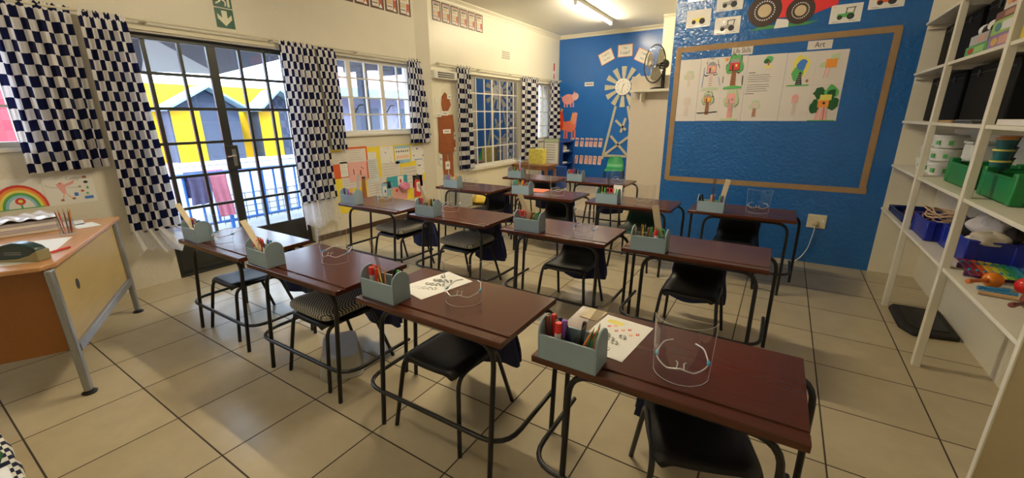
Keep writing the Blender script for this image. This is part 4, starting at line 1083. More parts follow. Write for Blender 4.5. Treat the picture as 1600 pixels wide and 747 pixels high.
def bcard(label, px, words, tilt, h=.05):
    c = PK(*px)
    w_, h_ = .34, .26
    o = sheet('motto_card', label, 'card', c[0] - w_ / 2, c[0] + w_ / 2, c[1] - h_ / 2, c[1] + h_ / 2, [(rect(.04, .96, .05, .95), m_paper)], m_lorange, FK, tilt=tilt)
    X = (math.cos(tilt), 0, math.sin(tilt)); Y = (-math.sin(tilt), 0, math.cos(tilt))
    for k, (wd, hh) in enumerate(words):
        z = .055 - k * .10
        text(wd, 'lettering', m_ink, Vector((c[0], YB - .0022, c[1])) + Vector(Y) * z, hh, X, Y, o, tuple(o.location))
    return o
bcard('scroll-edged motto card tilted left, first above the windmill', (947.5, 89), [('I can\'t', .05), ('do this', .04)], .42)
bcard('scroll-edged motto card reading I can, above the windmill', (977, 79), [('Yes', .045), ('I can!', .075)], .02)
bcard('scroll-edged motto card partly behind the fan', (1005, 88), [('I will', .05), ('try', .05)], -.45)
c = PK(920.5, 131.5)
o = sheet('word_card', 'tiny white word card on the far blue wall', 'sign', c[0] - .115, c[0] + .115, c[1] - .045, c[1] + .045, [(rect(.1, .9, .4, .6), m_ink)], m_paper, FK)
# farm animal cutouts
m_apink = mat('glossy_pink_card', (0.85, 0.36, 0.36), 0.15); m_ared = mat('orange_red_animal_card', (0.82, 0.20, 0.12), 0.2)
cp = PK(891, 155); bs = Vector((cp[0], YB, cp[1])); FA = lambda a, b, d: Vector((a, -d, b))
r = thing('pig_cutout', 'pink card pig on the far blue wall', 'wall decoration', tuple(bs))
MB().prism(blob(-.05, 0, .17, 16, .06, .12), FA, .001, .005).build('body', m_apink, r)
MB().prism(blob(.14, .06, .085, 12, .1), FA, .005, .009).build('head', mat('pale_pink_card', (.88, .50, .47), .2), r)
for xx in (-.15, -.08, .02, .09): MB().prism(rect(xx - .018, xx + .018, -.19, -.08), FA, .001, .004).build('leg', m_apink, r)
MB().prism([(.08, .11), (.10, .19), (.15, .13)], FA, .009, .011).build('ear', m_apink, r)
MB().prism(bar((-.20, .02), (-.26, .07), .015), FA, .001, .003).build('tail', m_apink, r)
cp = PK(891, 196); bs = Vector((cp[0], YB, cp[1]))
r = thing('horse_cutout', 'orange-red card horse below the pig on the far blue wall', 'wall decoration', tuple(bs))
MB().prism(blob(-.02, -.02, .19, 16, .08, .14), FA, .001, .005).build('body', m_ared, r)
MB().prism([(.06, .02), (.16, .05), (.19, .30), (.12, .32), (.08, .24)], FA, .003, .007).build('neck_and_head', mat('salmon_card', (.86, .33, .25), .2), r)
MB().prism([(.05, .05), (.10, .30), (.06, .32), (-.0, .10)], FA, .007, .009).build('mane', m_lorange, r)
for xx in (-.16, -.09, .05, .13): MB().prism(rect(xx - .02, xx + .02, -.33, -.10), FA, .001, .004).build('leg', m_ared, r)
MB().prism(blob(-.22, .0, .08, 10, .2, .12), FA, .001, .003).build('tail', m_lorange, r)
cp = PK(877.8, 190); bs = Vector((cp[0] - .035, YB, cp[1]))
r = thing('rooster_cutout', 'red card bird beside the corner curtain on the far blue wall', 'wall decoration', tuple(bs))
MB().prism([(-.05, -.22), (.06, -.20), (.09, .02), (.05, .24), (-.03, .26), (-.06, .05)], FA, .001, .005).build('body', mat('scarlet_card', (.74, .06, .02), .3), r)
MB().prism([(.0, .24), (.05, .24), (.07, .30), (.02, .33)], FA, .005, .007).build('comb', m_lorange, r)
# hanging name cards in two rows of seven
m_ncard = mat('pink_beige_card', (0.80, 0.52, 0.44), 0.5)
x_ = [-.415, -.275, -.135, 0.0, .115, .235, .365]
for row, (z0, z1) in enumerate(((.86, 1.075), (.43, .645))):
    for k in range(7):
        cx = -.05 + x_[k] * .98
        sheet('name_card', 'slim pink card with a photo, %s in the %s row of hanging cards' % (['first', 'second', 'third', 'fourth', 'fifth', 'sixth', 'last'][k], 'upper' if row == 0 else 'lower'), 'name card',
              cx - .045, cx + .045, z0, z1, [(ell(.5, .80, .26, .12), m_lred), (ell(.5, .80, .17, .08), m_beige), (rect(.3, .7, .25, .6), m_lpink), (rect(.1, .9, .93, .97), m_paper), (rect(.12, .88, .06, .12), m_paper)], m_ncard, FK, 'pink cards in two rows on the far blue wall', th=.004, tilt=-.10)
# cubby shelf in the corner, its goods, table, yellow box, green chair
m_blueu = mat('royal_blue_cabinet_paint', (0.01, 0.06, 0.30), 0.4)
r = thing('corner_bookcase', 'royal blue open bookcase in the far corner', 'bookcase', (-.60, 9.05, 0))
for y0 in (-.30, .31): MB().bx(-.20, .20, y0, y0 + .02, 0, 1.0).build('side_panel', m_blueu, r)
MB().bx(-.22, -.20, -.30, .33, 0, 1.0).build('back_panel', m_blueu, r)
for z in (.04, .46, .74, .99): MB().bx(-.20, .20, -.28, .31, z - .01, z + .01).build('shelf_board', m_blueu, r)
tag(MB().bx(-.77, -.42, 8.80, 9.2, .752, .79).build('book_stack', m_paper, base=(-.57, 9, .752), bevel=.005), 'flat stack of white books on the upper bookcase shelf', 'books')
tag(MB().prism(blob(0, 0, .10, 12, .2, .065), lambda a, b, d: Vector((-.55 + a, 8.95 + d, .86 + b)), 0, .18).build('toy_bag', mat('cream_bag', (.70, .66, .55), .7, var=.3, scale=20), base=(-.48, 9.0, .80), bevel=.03), 'cream lumpy bag on top of the white books', 'bag')
tag(MB().bx(-.77, -.43, 8.80, 9.1, .472, .50).build('magazine_pile', m_paper2, base=(-.57, 9, .472), bevel=.004), 'thin pile of white magazines on the lower bookcase shelf', 'magazines')
tag(MB().lathe([(.05, 0), (.055, .12), (.03, .15), (.03, .17)], (-.73, 8.86, .79), 14).build('glue_bottle', m_lyellow, base=(-.73, 8.86, .79)), 'small yellow bottle beside the cream bag on the bookcase', 'bottle')
r = thing('side_table', 'brown wooden side table under the far window', 'table', (-.42, 7.35, 0))
MB().bx(-.42, .45, -.22, .28, .575, .61).build('tabletop', m_table, r, bevel=.005)
MB().bx(-.38, .41, -.18, .24, .50, .575).build('apron', m_table, r)
for sx in (-.37, .40):
    for sy in (-.17, .23): MB().bx(sx - .025, sx + .025, sy - .025, sy + .025, 0, .50).build('leg', m_table, r)
m_flow = mat('yellow_flowered_paper', (0.78, 0.62, 0.12), 0.6, var=.5, scale=26)
tag(MB().bx(-.50, -.16, 7.28, 7.46, .611, .93).build('gift_box', m_flow, base=(-.33, 7.37, .611), bevel=.004), 'yellow flower-patterned box standing on the brown side table', 'box')
r = thing('framed_notice', 'grey-framed white notice standing behind the yellow box', 'notice', (-.38, 8.1, .50))
MB().bx(-.20, .20, 0, .02, 0, .62).build('frame', m_steel, r, bevel=.003)
MB().bx(-.175, .175, -.002, 0, .03, .52).build('page', m_paper, r); MB().bx(-.175, .175, -.002, 0, .535, .60).build('heading', m_lleaf, r)
mb = MB()
for k in range(7): mb.bx(-.12, .10, -.004, -.002, .46 - k * .055, .475 - k * .055)
mb.build('text_lines', m_grey_ink, r)
tag(MB().bx(-.56, -.02, 7.98, 8.22, 0, .499).build('low_cabinet', m_blueu, base=(-.3, 8.1, 0), bevel=.004), 'low blue cabinet under the framed notice by the far window', 'cabinet')
gc = make_chair('bright green plastic chair in front of the far blue wall', m_greenp, 'plastic_chair'); gc['group'] = ''; del gc['group']
gc.location = (.98, 8.55, 0); gc.scale = (1.08, 1.08, 1.10); gc.rotation_euler = (0, 0, .25)
# slatted air vent, fire notice
r = thing('air_vent', 'white grid air brick high on the left wall', 'air vent', (XL2, 6.98, 2.79))
MB().bx(0, .008, -.15, .15, -.085, .085).build('plate', m_win_white, r)
mb = MB()
for a in range(6):
    for b in range(4): mb.bx(.008, .010, -.13 + a * .045, -.13 + a * .045 + .03, -.07 + b * .037, -.07 + b * .037 + .022)
mb.build('slots', mat('dusty_brown', (.30, .24, .15), .8), r)
FL2 = on_left(XL2); FL = on_left(XL)
sheet('fire_notice', 'small red and white fire notice high in the far left corner', 'sign', 9.06, 9.20, 2.42, 2.86, [(rect(.25, .75, .55, .95), m_lred), ([(.2, .28), (.8, .28), (.5, .05)], m_lred), (rect(.35, .65, .25, .42), m_lred)], m_paper, FL2)
r = thing('wall_heater', 'white bar heater with three louvres beside the wall corner', 'heater', (XL2, 5.05, 2.265))
MB().bx(0, .09, -.30, .26, -.065, .065).build('housing', m_win_white, r, bevel=.01)
for k in range(3): MB().bx(.088, .096, -.22, .18, -.042 + k * .032, -.026 + k * .032).build('louvre', m_dark_frame, r)
MB().tube([(.02, .0, -.065), (.02, .0, -.14), (.02, -.06, -.16)], .003, 5).build('pull_cord', m_white_p, r)
# brown felt figure on the wall
r = thing('felt_figure', 'brown felt cutout of a person with white word labels on the wall', 'wall decoration', (XL2, 5.05, 1.3))
FF = lambda a, b, d: Vector((d, a - 5.05, b - 1.3))
MB().prism([(4.97, 1.80), (4.99, 1.93), (5.06, 2.0), (5.14, 1.95), (5.20, 1.80), (5.12, 1.70), (5.0, 1.69)], FF, .002, .02).build('head', m_brownf, r, bevel=.006)
MB().prism([(4.86, 1.62), (5.24, 1.64), (5.27, 1.3), (5.28, 1.02), (5.18, .98), (4.92, .98), (4.84, 1.02), (4.86, 1.3)], FF, .002, .022).build('shirt', m_brownf, r, bevel=.006)
for (a, b) in ((4.93, 5.05), (5.08, 5.20)): MB().prism([(a, .97), (b, .97), (b - .01, .56), (a + .01, .56)], FF, .002, .02).build('trouser_leg', m_brownf, r, bevel=.006)
mb = MB(); mb.tube([FF(a, b, .024) for a, b in ((4.9, 1.6), (4.94, 1.35), (5.03, 1.22), (5.15, 1.25))], .004, 5); mb.tube([FF(a, b, .024) for a, b in ((4.88, 1.22), (5.05, 1.12), (5.24, 1.2))], .004, 5); mb.build('stitching', m_lbrown, r)
for (a, b, w_, h_) in ((5.16, 1.93, .12, .07), (5.02, 1.66, .17, .07), (4.86, 1.63, .13, .06), (5.05, 1.36, .20, .07), (5.26, 1.28, .06, .13), (4.86, .90, .07, .16), (5.26, 1.02, .06, .12), (5.03, .78, .12, .14)):
    lb = MB().prism(rect(a - w_ / 2, a + w_ / 2, b - h_ / 2, b + h_ / 2), FF, .024, .026).build('word_label', m_paper, r)
    MB().prism(rect(a - w_ * .3, a + w_ * .3, b - h_ * .12, b + h_ * .12), FF, .026, .027).build('print', m_grey_ink, lb)
r = thing('light_switch', 'small white light switch on the wall corner', 'switch', (XL2, 4.84, 1.86))
MB().bx(0, .01, -.03, .03, -.05, .05).build('plate', m_white_p, r, bevel=.003); MB().bx(.01, .014, -.008, .008, -.012, .012).build('rocker', m_white_p, r)
# emergency exit signs
m_sgreen = mat('exit_sign_green', (0.0, 0.075, 0.04), 0.4); m_swhite = mat('photoluminescent_white', (0.72, 0.72, 0.55), 0.5)
for (nm, lab, z0, z1, kind) in (('exit_arrow_sign', 'green sign with a white down arrow above the garden door', 2.502, 2.685, 'a'), ('exit_sign', 'green running-figure exit sign, uppermost above the garden door', 2.695, 2.878, 'm')):
    y0, y1 = 1.728, 1.905; cy = (y0 + y1) / 2; cz = (z0 + z1) / 2
    r = thing(nm, lab, 'exit sign', (XL, cy, cz)); FS = lambda a, b, d: Vector((d, a, b))
    MB().bx(0, .003, y0 - cy, y1 - cy, z0 - cz, z1 - cz).build('panel', m_sgreen, r)
    mb = MB()
    if kind == 'a':
        mb.prism([(0, -.072), (.068, -.005), (.068, .040), (.026, .002), (.026, .072), (-.026, .072), (-.026, .002), (-.068, .040), (-.068, -.005)], FS, .003, .004)
        mb.build('arrow', m_swhite, r)
    else:
        for poly in (ell(.01, .055, .014, .014, 10), bar((.005, .035), (-.01, -.01), .024), bar((-.01, -.01), (.03, -.035), .016), bar((.03, -.035), (.025, -.075), .014), bar((-.01, -.01), (-.03, -.04), .016), bar((-.03, -.04), (-.065, -.06), .014), bar((.0, .03), (.04, .01), .011), bar((.0, .03), (-.035, .01), .011)):
            mb.prism(poly, FS, .003, .004)
        mb.prism(rect(.045, .068, -.08, .08), FS, .003, .004); mb.build('running_figure', m_swhite, r)
# framed certificates along the top of the left wall
m_cframe = mat('dark_brown_card_frame', (0.10, 0.045, 0.035), 0.4); m_cred = mat('brick_red_print', (0.48, 0.10, 0.05), 0.5)
def poster(FX, y0, y1, z0, z1, lab):
    sheet('poster', lab, 'poster', y0, y1, z0, z1, [(rect(.12, .88, .08, .92), m_paper2), (rect(.62, .88, .06, .50), m_cred), ([(.62, .06), (.88, .06), (.75, .22)], m_paper), (rect(.14, .56, .48, .50), m_grey_ink), (rect(.2, .8, .86, .90), m_cred), (rect(.2, .8, .76, .82), m_ink), (rect(.14, .56, .30, .46), m_beige), (rect(.14, .56, .20, .23), m_ink), (rect(.14, .70, .58, .72), m_beige)],
          m_cframe, FX, 'framed posters along the top of the left wall', th=.004)
for k in range(6):
    y1 = 4.505 - k * .262
    poster(FL, y1 - .236, y1, 3.065, 3.40, 'brown framed poster near the ceiling, %s left of the wall corner' % ['first', 'second', 'third', 'fourth', 'fifth', 'sixth'][k])
for k in range(6):
    y0 = 4.86 + k * .228
    poster(FL2, y0, y0 + .207, 3.08, 3.375, 'brown framed poster near the ceiling, %s right of the wall corner' % ['first', 'second', 'third', 'fourth', 'fifth', 'sixth'][k])
# children's drawings above the teacher's desk
o = sheet('drawing_sheet', 'rainbow drawing with a red flower, on the wall behind the teacher desk', 'drawing', -.13, .163, .905, 1.147,
      [(ell(.52, .0, .52 - .055 * k, .80 - .085 * k, 30)[0:16], m) for k, m in enumerate((m_lred, m_lorange, m_lyellow, m_lgreen, m_skyc, m_paper))] +
      [(ell(.52, .26, .10, .12, 10), m_lred), (ell(.52, .26, .045, .055, 10), m_lyellow), (rect(.50, .54, .02, .16), m_lgreen), (rect(.05, .95, 0, .03), m_lgreen)], m_paper, FL)
o = sheet('drawing_sheet', 'drawing of a pink bird with small stickers, right of the rainbow drawing', 'drawing', .168, .475, .900, 1.14,
      [([(.24, .72), (.36, .80), (.40, .70), (.62, .82), (.58, .70), (.42, .62), (.40, .40), (.34, .38), (.28, .56)], m_lpink), (bar((.36, .40), (.30, .16), .02), m_lpink), (bar((.38, .40), (.50, .18), .02), m_lpink), (ell(.29, .16, .04, .04, 8), m_lbrown), (ell(.52, .18, .04, .04, 8), m_lbrown), (ell(.32, .74, .015, .02, 6), m_ink),
       (bar((.44, .58), (.68, .56), .012), m_grey_ink), (bar((.26, .60), (.08, .66), .012), m_grey_ink), (bar((.08, .66), (.04, .74), .012), m_grey_ink), (ell(.70, .58, .03, .04, 8), m_grey_ink), (ell(.84, .90, .05, .05, 8), m_lbrown), (ell(.84, .72, .05, .05, 8), m_ink), (ell(.85, .52, .025, .06, 8), m_lgreen), (ell(.73, .42, .035, .04, 8), m_lred), (ell(.82, .32, .03, .04, 8), m_lgreen), (rect(.55, .63, .26, .38), m_lblue), (rect(.74, .92, .12, .22), m_lblue)], m_paper, FL)
text('Caitlyn', 'handwriting', m_grey_ink, (XL + .0022, .36, 1.115), .026, (0, 1, 0), (0, 0, 1), o, tuple(o.location))
# display of work right of the garden door
m_ycard = m_yellow
def disp(label, y0, y1, z0, z1, m, marks=(), layer=0, cat='paper', tilt=0.0, name='display_paper'):
    FX = on_left(XL + .003 + layer * .0016)
    return sheet(name, label, cat, y0, y1, z0, z1, list(marks), m, FX, tilt=tilt)
def PD(px, py): q = at(px, py, 0, XL); return q.y, q.z
def dpx(label, x0, y0, x1, y1, m, marks=(), layer=1, **k):
    """paper whose corners were read off the photograph, on the wall plane"""
    a = PD(510 + x0 / 5.53, 215 + y0 / 5.53); b = PD(510 + x1 / 5.53, 215 + y1 / 5.53)
    return disp(label, a[0], b[0], b[1], a[1], m, marks, layer, **k)
tl = lambda n, x0=.1, x1=.9: [(rect(x0, x1 - random.uniform(0, .25), .9 - .8 * k / n, .9 - .8 * k / n + .018), m_grey_ink) for k in range(n)]
disp('large yellow backing card of the paper display', 2.80, 4.555, .30, 1.185, m_ycard, (), 0)
dpx('orange-red backing strip at the top left of the paper display', 150, 88, 372, 350, m_orange, (), 1)
dpx('orange-red card at the left edge of the paper display', 50, 215, 190, 345, m_orange, (), 1)
dpx('cream page on the orange-red strip of the paper display', 120, 108, 345, 212, m_paper2, tl(5), 2)
dpx('small white page left in the paper display, under the cream page', 40, 130, 195, 220, m_paper2, tl(4), 3)
dpx('pinkish white page behind the pink card of the paper display', 110, 215, 190, 335, m_paper, tl(6), 3)
dpx('pink card with dark clothes figures in the paper display', 180, 218, 355, 362, m_pink, [(rect(.25, .29, .35, .58), m_ink), (ell(.27, .60, .03, .04, 8), m_ink), (rect(.60, .68, .28, .55), m_lbrown), (bar((.68, .72), (.82, .60), .03), m_ink), (rect(.5, .54, .2, .36), m_lbrown)], 4)
dpx('white note above the grey page in the paper display', 352, 128, 430, 192, m_paper, tl(3), 2)
dpx('tall grey printed page in the paper display', 350, 190, 456, 375, mat('pale_grey_page', (.62, .66, .68), .7), tl(9), 3)
dpx('white page with scattered tiny drawings in the paper display', 455, 80, 583, 228, m_paper, [(blob(random.uniform(.1, .9), random.uniform(.1, .9), .03, 7, .3), c) for c in (m_lred, m_ink, m_lgreen, m_lorange, m_lblue, m_ink)], 2)
dpx('white and blue banded page in the paper display', 583, 75, 722, 212, m_skyc, [(rect(0, 1, .2, .86), m_paper)] + [(blob(.12 + .15 * k, .68, .05, 7, .3), m_ink) for k in range(6)] + [(rect(.12 + .12 * k, .17 + .12 * k, .28, .45), m_lorange) for k in range(7)], 3)
dpx('white page with small purple doodles, top right of the paper display', 722, 68, 852, 190, m_paper, [(blob(.45, .75, .06, 7, .3), m_purple), (blob(.85, .3, .06, 7, .3), m_purple), (rect(.2, .8, .05, .09), m_lblue), (blob(.2, .35, .04, 7, .3), m_ink)], 2)
dpx('cream page below the banded page in the paper display', 470, 222, 640, 345, m_paper2, tl(5), 3)
dpx('long white page right of the yellow patch in the paper display', 770, 195, 905, 305, m_paper, [(rect(.1, .3, .6, .66), m_ink)] + tl(3, .4, .9), 3)
dpx('cream page below the yellow patch in the paper display', 640, 258, 830, 415, m_paper2, tl(5), 2)
dpx('white lined page low at the left of the paper display', 130, 352, 300, 425, m_paper2, tl(4), 2)
dpx('white lined page low in the middle of the paper display', 345, 362, 520, 500, m_paper2, tl(6), 2)
dpx('teal card low in the paper display', 515, 345, 700, 408, m_teal, [(rect(.52, .80, .05, .95), m_paper), (ell(.65, .5, .05, .2, 8), m_lred)], 4)
dpx('pale blue milk carton cutout in the paper display', 470, 392, 560, 505, m_skyc, [(rect(.1, .5, .1, .75), m_paper), (ell(.35, .4, .1, .12, 8), m_lblue), (rect(.2, .6, .93, 1.0), m_navyp)], 4)
dpx('salmon pink card low in the paper display', 562, 402, 700, 525, m_pink, [(blob(.3, .6, .08, 7, .3), m_lred), (blob(.7, .4, .08, 7, .3), m_lpink)], 3)
dpx('cream drawing page low at the right of the paper display', 740, 330, 905, 478, m_paper2, [(bar((.65, .2), (.75, .7), .02), m_grey_ink), (bar((.85, .2), (.75, .7), .02), m_grey_ink), (blob(.25, .2, .06, 7, .3), m_lorange)], 2)
dpx('yellow square note at the right of the paper display', 830, 305, 880, 360, m_yellow, (), 5)
# crayon-shaped cutout and wooden measuring strip on the display
def dpoly(name, label, polys, layer, cat='cutout'):
    o = MB(); mats = []
    b = PD(510 + polys[0][0][0][0] / 5.53, 215 + polys[0][0][0][1] / 5.53)
    FX = on_left(XL + .003 + layer * .0016)
    for k, (pl, m) in enumerate(polys):
        if m not in mats: mats.append(m)
        o.prism([PD(510 + x / 5.53, 215 + y / 5.53) for x, y in pl], FX, .0, .0015 + .0004 * k, mats.index(m))
    return tag(o.build(name, mats, base=(XL, b[0], b[1])), label, cat)
dpoly('crayon_cutout', 'red and white card crayon with a dark tip on the paper display', [([(757, 515), (755, 385), (780, 310), (803, 375), (815, 500)], m_lred), ([(762, 360), (780, 310), (800, 362)], m_ink), ([(775, 460), (772, 385), (802, 380), (806, 470)], m_paper)], 6)
dpoly('ruler_cutout', 'brown measuring strip with a dark top on the paper display', [([(305, 520), (303, 350), (328, 350), (348, 520)], m_lbrown), ([(300, 356), (300, 338), (330, 338), (330, 354)], m_ink)], 6)
tag(MB().prism(blob(0, 0, .10, 14, .15, .07), lambda a, b, d: Vector((XL + .02 + d, 4.06 + a, .53 + b)), 0, .06).build('paper_flower', mat('magenta_tissue', (.72, .25, .42), .8, var=.3, scale=25), base=(XL + .02, 4.06, .53), bevel=.02), 'crumpled magenta tissue flower low on the paper display', 'flower')
# pale cupboard end and yellow bag behind the third row
tag(MB().bx(-.84, -.60, 5.02, 5.40, 0, .40).build('storage_crate', mat('pale_grey_plastic', (.42, .44, .45), .4), base=(-.72, 5.2, 0), bevel=.02), 'pale grey plastic crate on the floor below the brown felt figure', 'crate')
def crumple(cx, cy, cz, rx, ry, rz, seed, j=.18, nu=24, nv=12):
    rd = random.Random(seed); ph = [rd.uniform(0, 6.3) for _ in range(6)]
    def f(u, v):
        a = 2 * PI * u; b = PI * (v - .5)
        s = 1 + j * (math.sin(3 * a + ph[0] + 2 * b) * .5 + math.sin(5 * b + ph[1] + a) * .4 + math.sin(7 * a + ph[2]) * .3 * math.cos(b))
        return Vector((cx + rx * math.cos(a) * math.cos(b) * s, cy + ry * math.sin(a) * math.cos(b) * s, cz + max(-.98, math.sin(b) * (1.15 if math.sin(b) < 0 else 1.0) * (s if b > 0 else 1)) * rz))
    mb = MB(); mb.grid(f, nu, nv); return mb
tag(crumple(-.62, 5.75, .10, .16, .30, .10, 5).build('plastic_bag', mat('yellow_plastic_bag', (.85, .62, .10), .3, bump=.6, bscale=14), base=(-.62, 5.75, 0)), 'crumpled yellow plastic bag on the floor under the far window', 'bag')

# ------------------------------------------------------------------ white shelving along the right wall
LV = (0.69, 1.12, 1.532, 1.955, 2.378)      # board tops
BT = .022
r = thing('shelving_unit', 'tall white open shelving unit along the right wall', 'shelving', (5.22, 3.3, 0))
RB = Vector((5.22, 3.3, 0))
def sb(x0, x1, y0, y1, z0, z1): return MB().bx(x0 - RB.x, x1 - RB.x, y0 - RB.y, y1 - RB.y, z0, z1)
for y in (3.885, 2.815):
    sb(5.035, 5.075, y - .024, y + .024, 0, 3.0).build('post', m_shelf, r, bevel=.003)
ep = sb(5.040, XR, 1.72, 1.74, 0, 2.9).build('end_panel', mat('tan_panel_face', (.50, .41, .26), .6, var=.08), r)  # panel face is browner than the shelves and edge strip
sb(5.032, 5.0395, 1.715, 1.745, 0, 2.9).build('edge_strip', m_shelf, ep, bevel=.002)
for z in LV:
    for (ya, yb) in ((3.91, 4.872), (2.84, 3.86), (1.742, 2.79)):
        sb(5.042, XR, ya, yb, z - BT, z).build('shelf_board', m_shelf, r, bevel=.002)
    sb(5.06, XR, 4.845, 4.875, z - BT - .035, z - BT - .001).build('wall_batten', m_shelf, r)
    for y in (3.885, 2.815): sb(5.076, XR, y - .012, y + .012, z - BT - .03, z - BT - .001).build('cross_batten', m_shelf, r)
# black cases
def case(label, y0, y1, z0, z1, x0=5.175):
    c = Vector(((x0 + 5.41) / 2, (y0 + y1) / 2, z0)); t = thing('storage_case', label, 'case', c)
    MB().bx(x0 - c.x, 5.41 - c.x, y0 - c.y, y1 - c.y, .001, z1 - z0).build('body', mat('matt_black_board', (.004, .004, .004), .6, spec=.15, var=.2), t, bevel=.01)
    MB().bx(x0 - c.x - .004, x0 - c.x, y0 - c.y + .02, y1 - c.y - .02, (z1 - z0) * .86, (z1 - z0) * .875).build('lid_seam', m_tube, t)
    for s in (-.25, .25): MB().bx(x0 - c.x - .010, x0 - c.x, s * (y1 - y0) - .02, s * (y1 - y0) + .02, (z1 - z0) * .80, (z1 - z0) * .92).build('latch', m_tube, t, bevel=.003)
    return t
case('matt black case on the middle shelf, in the bay next to the blue wall', 3.93, 4.83, LV[2], 1.90)
case('long matt black case on the middle shelf, behind the two white posts', 3.05, 3.84, LV[2], 1.91)
case('matt black case on the upper shelf, in the bay next to the blue wall', 3.93, 4.83, LV[3], 2.325)
case('long matt black case on the upper shelf, behind the stacked game boxes', 2.95, 3.84, LV[3], 2.33)
# flat books in front of the lower case
for (lab, y0, y1, z, m, h) in (('thin tan folder at the left of the middle shelf', 3.50, 3.80, LV[2], mat('tan_folder', (.45, .30, .14), .6), .016), ('thin dark album on the middle shelf before the black case', 3.08, 3.46, LV[2], mat('dark_album', (.05, .05, .06), .5), .014), ('silver magazine on top of the thin dark album', 3.12, 3.40, LV[2] + .0145, m_steel, .008), ('flat white tray of papers on the middle shelf right of the second post', 2.25, 2.72, LV[2], m_paper2, .03)):
    tag(MB().bx(5.06, 5.165 if y1 > 2.9 else 5.35, y0, y1, z + .0008, z + h).build('folder', m, base=(5.1, (y0 + y1) / 2, z), bevel=.002), lab, 'folder')
# game boxes on the upper shelf
def gamebox(label, y0, y1, z0, z1, cols, x0=5.06, x1=5.168):
    c = Vector(((x0 + x1) / 2, (y0 + y1) / 2, z0)); mats = [mat('box_%s' % k, v, .4, var=.12, scale=25) for k, v in cols]
    mb = MB(); mb.bx(x0, x1, y0, y1, z0 + .0008, z1, 0)
    h = z1 - z0; w = y1 - y0
    if len(mats) > 1:
        mb.bx(x0 - .0008, x0, y0 + w * .12, y0 + w * .55, z0 + h * .2, z0 + h * .8, 1)
        mb.bx(x0 + .01, x1 - .01, y0 - .0008, y0, z0 + h * .2, z0 + h * .8, 1)
    if len(mats) > 2: mb.prism(ell(y0 + w * .72, z0 + h * .5, w * .14, h * .3, 12), lambda a, b, d: Vector((x0 - d, a, b)), 0, .001, 2)
    return tag(mb.build('game_box', mats, base=c), label, 'game box')
Z3 = LV[3]
gamebox('green game box with a red spot, lowest of the left stack on the upper shelf', 3.22, 3.60, Z3, Z3 + .06, [('green', (.10, .42, .10)), ('pale_green', (.35, .60, .20)), ('red_spot', (.55, .05, .03))])
gamebox('grey and peach puzzle box on the green game box', 3.24, 3.55, Z3 + .061, Z3 + .12, [('silver', (.45, .47, .46)), ('peach', (.62, .38, .30))])
gamebox('purple and orange puzzle box, lowest of the right stack on the upper shelf', 2.86, 3.21, Z3, Z3 + .075, [('lilac', (.32, .20, .42)), ('peach2', (.66, .36, .26)), ('amber', (.70, .45, .10))])
gamebox('lime and white game box on the purple puzzle box', 2.88, 3.20, Z3 + .076, Z3 + .155, [('lime', (.34, .55, .14)), ('white', (.74, .74, .72)), ('teal', (.08, .25, .30))])
gamebox('brown picture box on the lime game box', 2.90, 3.19, Z3 + .156, Z3 + .20, [('brown', (.22, .09, .06)), ('tan', (.50, .28, .16))])
gamebox('cream box with small pictures, topmost of the right stack', 2.90, 3.10, Z3 + .201, Z3 + .30, [('cream', (.66, .63, .58)), ('red2', (.45, .10, .05)), ('amber2', (.70, .40, .08))])
gamebox('yellow box on the upper shelf, right of the second post', 2.42, 2.76, Z3, Z3 + .07, [('yellow', (.62, .48, .04)), ('amber3', (.65, .38, .05))])
gamebox('dark green box on the yellow box', 2.44, 2.75, Z3 + .071, Z3 + .15, [('deep_green', (.06, .25, .06))])
gamebox('maroon box on the dark green box', 2.45, 2.74, Z3 + .151, Z3 + .22, [('maroon', (.16, .03, .02))])
tag(MB().lathe([(.065, 0), (.08, .16), (.088, .165), (.088, .18), (.08, .18)], (5.13, 2.31, Z3 + .001), 20).build('blue_tub', mat('blue_tub_plastic', (.04, .22, .62), .4), base=(5.13, 2.31, Z3)), 'blue round tub on the upper shelf at the right edge', 'tub')
t = thing('toy_shoe', 'black and white toy shoe lying on the left game boxes', 'toy', (5.115, 3.42, Z3 + .121))
MB().grid(lambda u, v: Vector((.035 * math.cos(2 * PI * u) * math.sin(PI * v) ** .6, -.15 + .30 * v, .001 + .032 * (1 + math.sin(2 * PI * u)) * math.sin(PI * v) ** .6)), 14, 12).build('upper', m_black, t)
MB().grid(lambda u, v: Vector((.036 * math.cos(2 * PI * u) * math.sin(PI * v) ** .5, .03 + .13 * v, .003 + .034 * (1 + math.sin(2 * PI * u)) * math.sin(PI * v) ** .5)), 14, 8).build('toe_cap', m_white_p, t)
MB().grid(lambda u, v: Vector((.038 * math.cos(2 * PI * u) * math.sin(PI * v) ** .5, -.09 + .07 * v, .004 + .036 * (1 + math.sin(2 * PI * u)) * math.sin(PI * v) ** .5)), 14, 8).build('white_band', m_white_p, t)
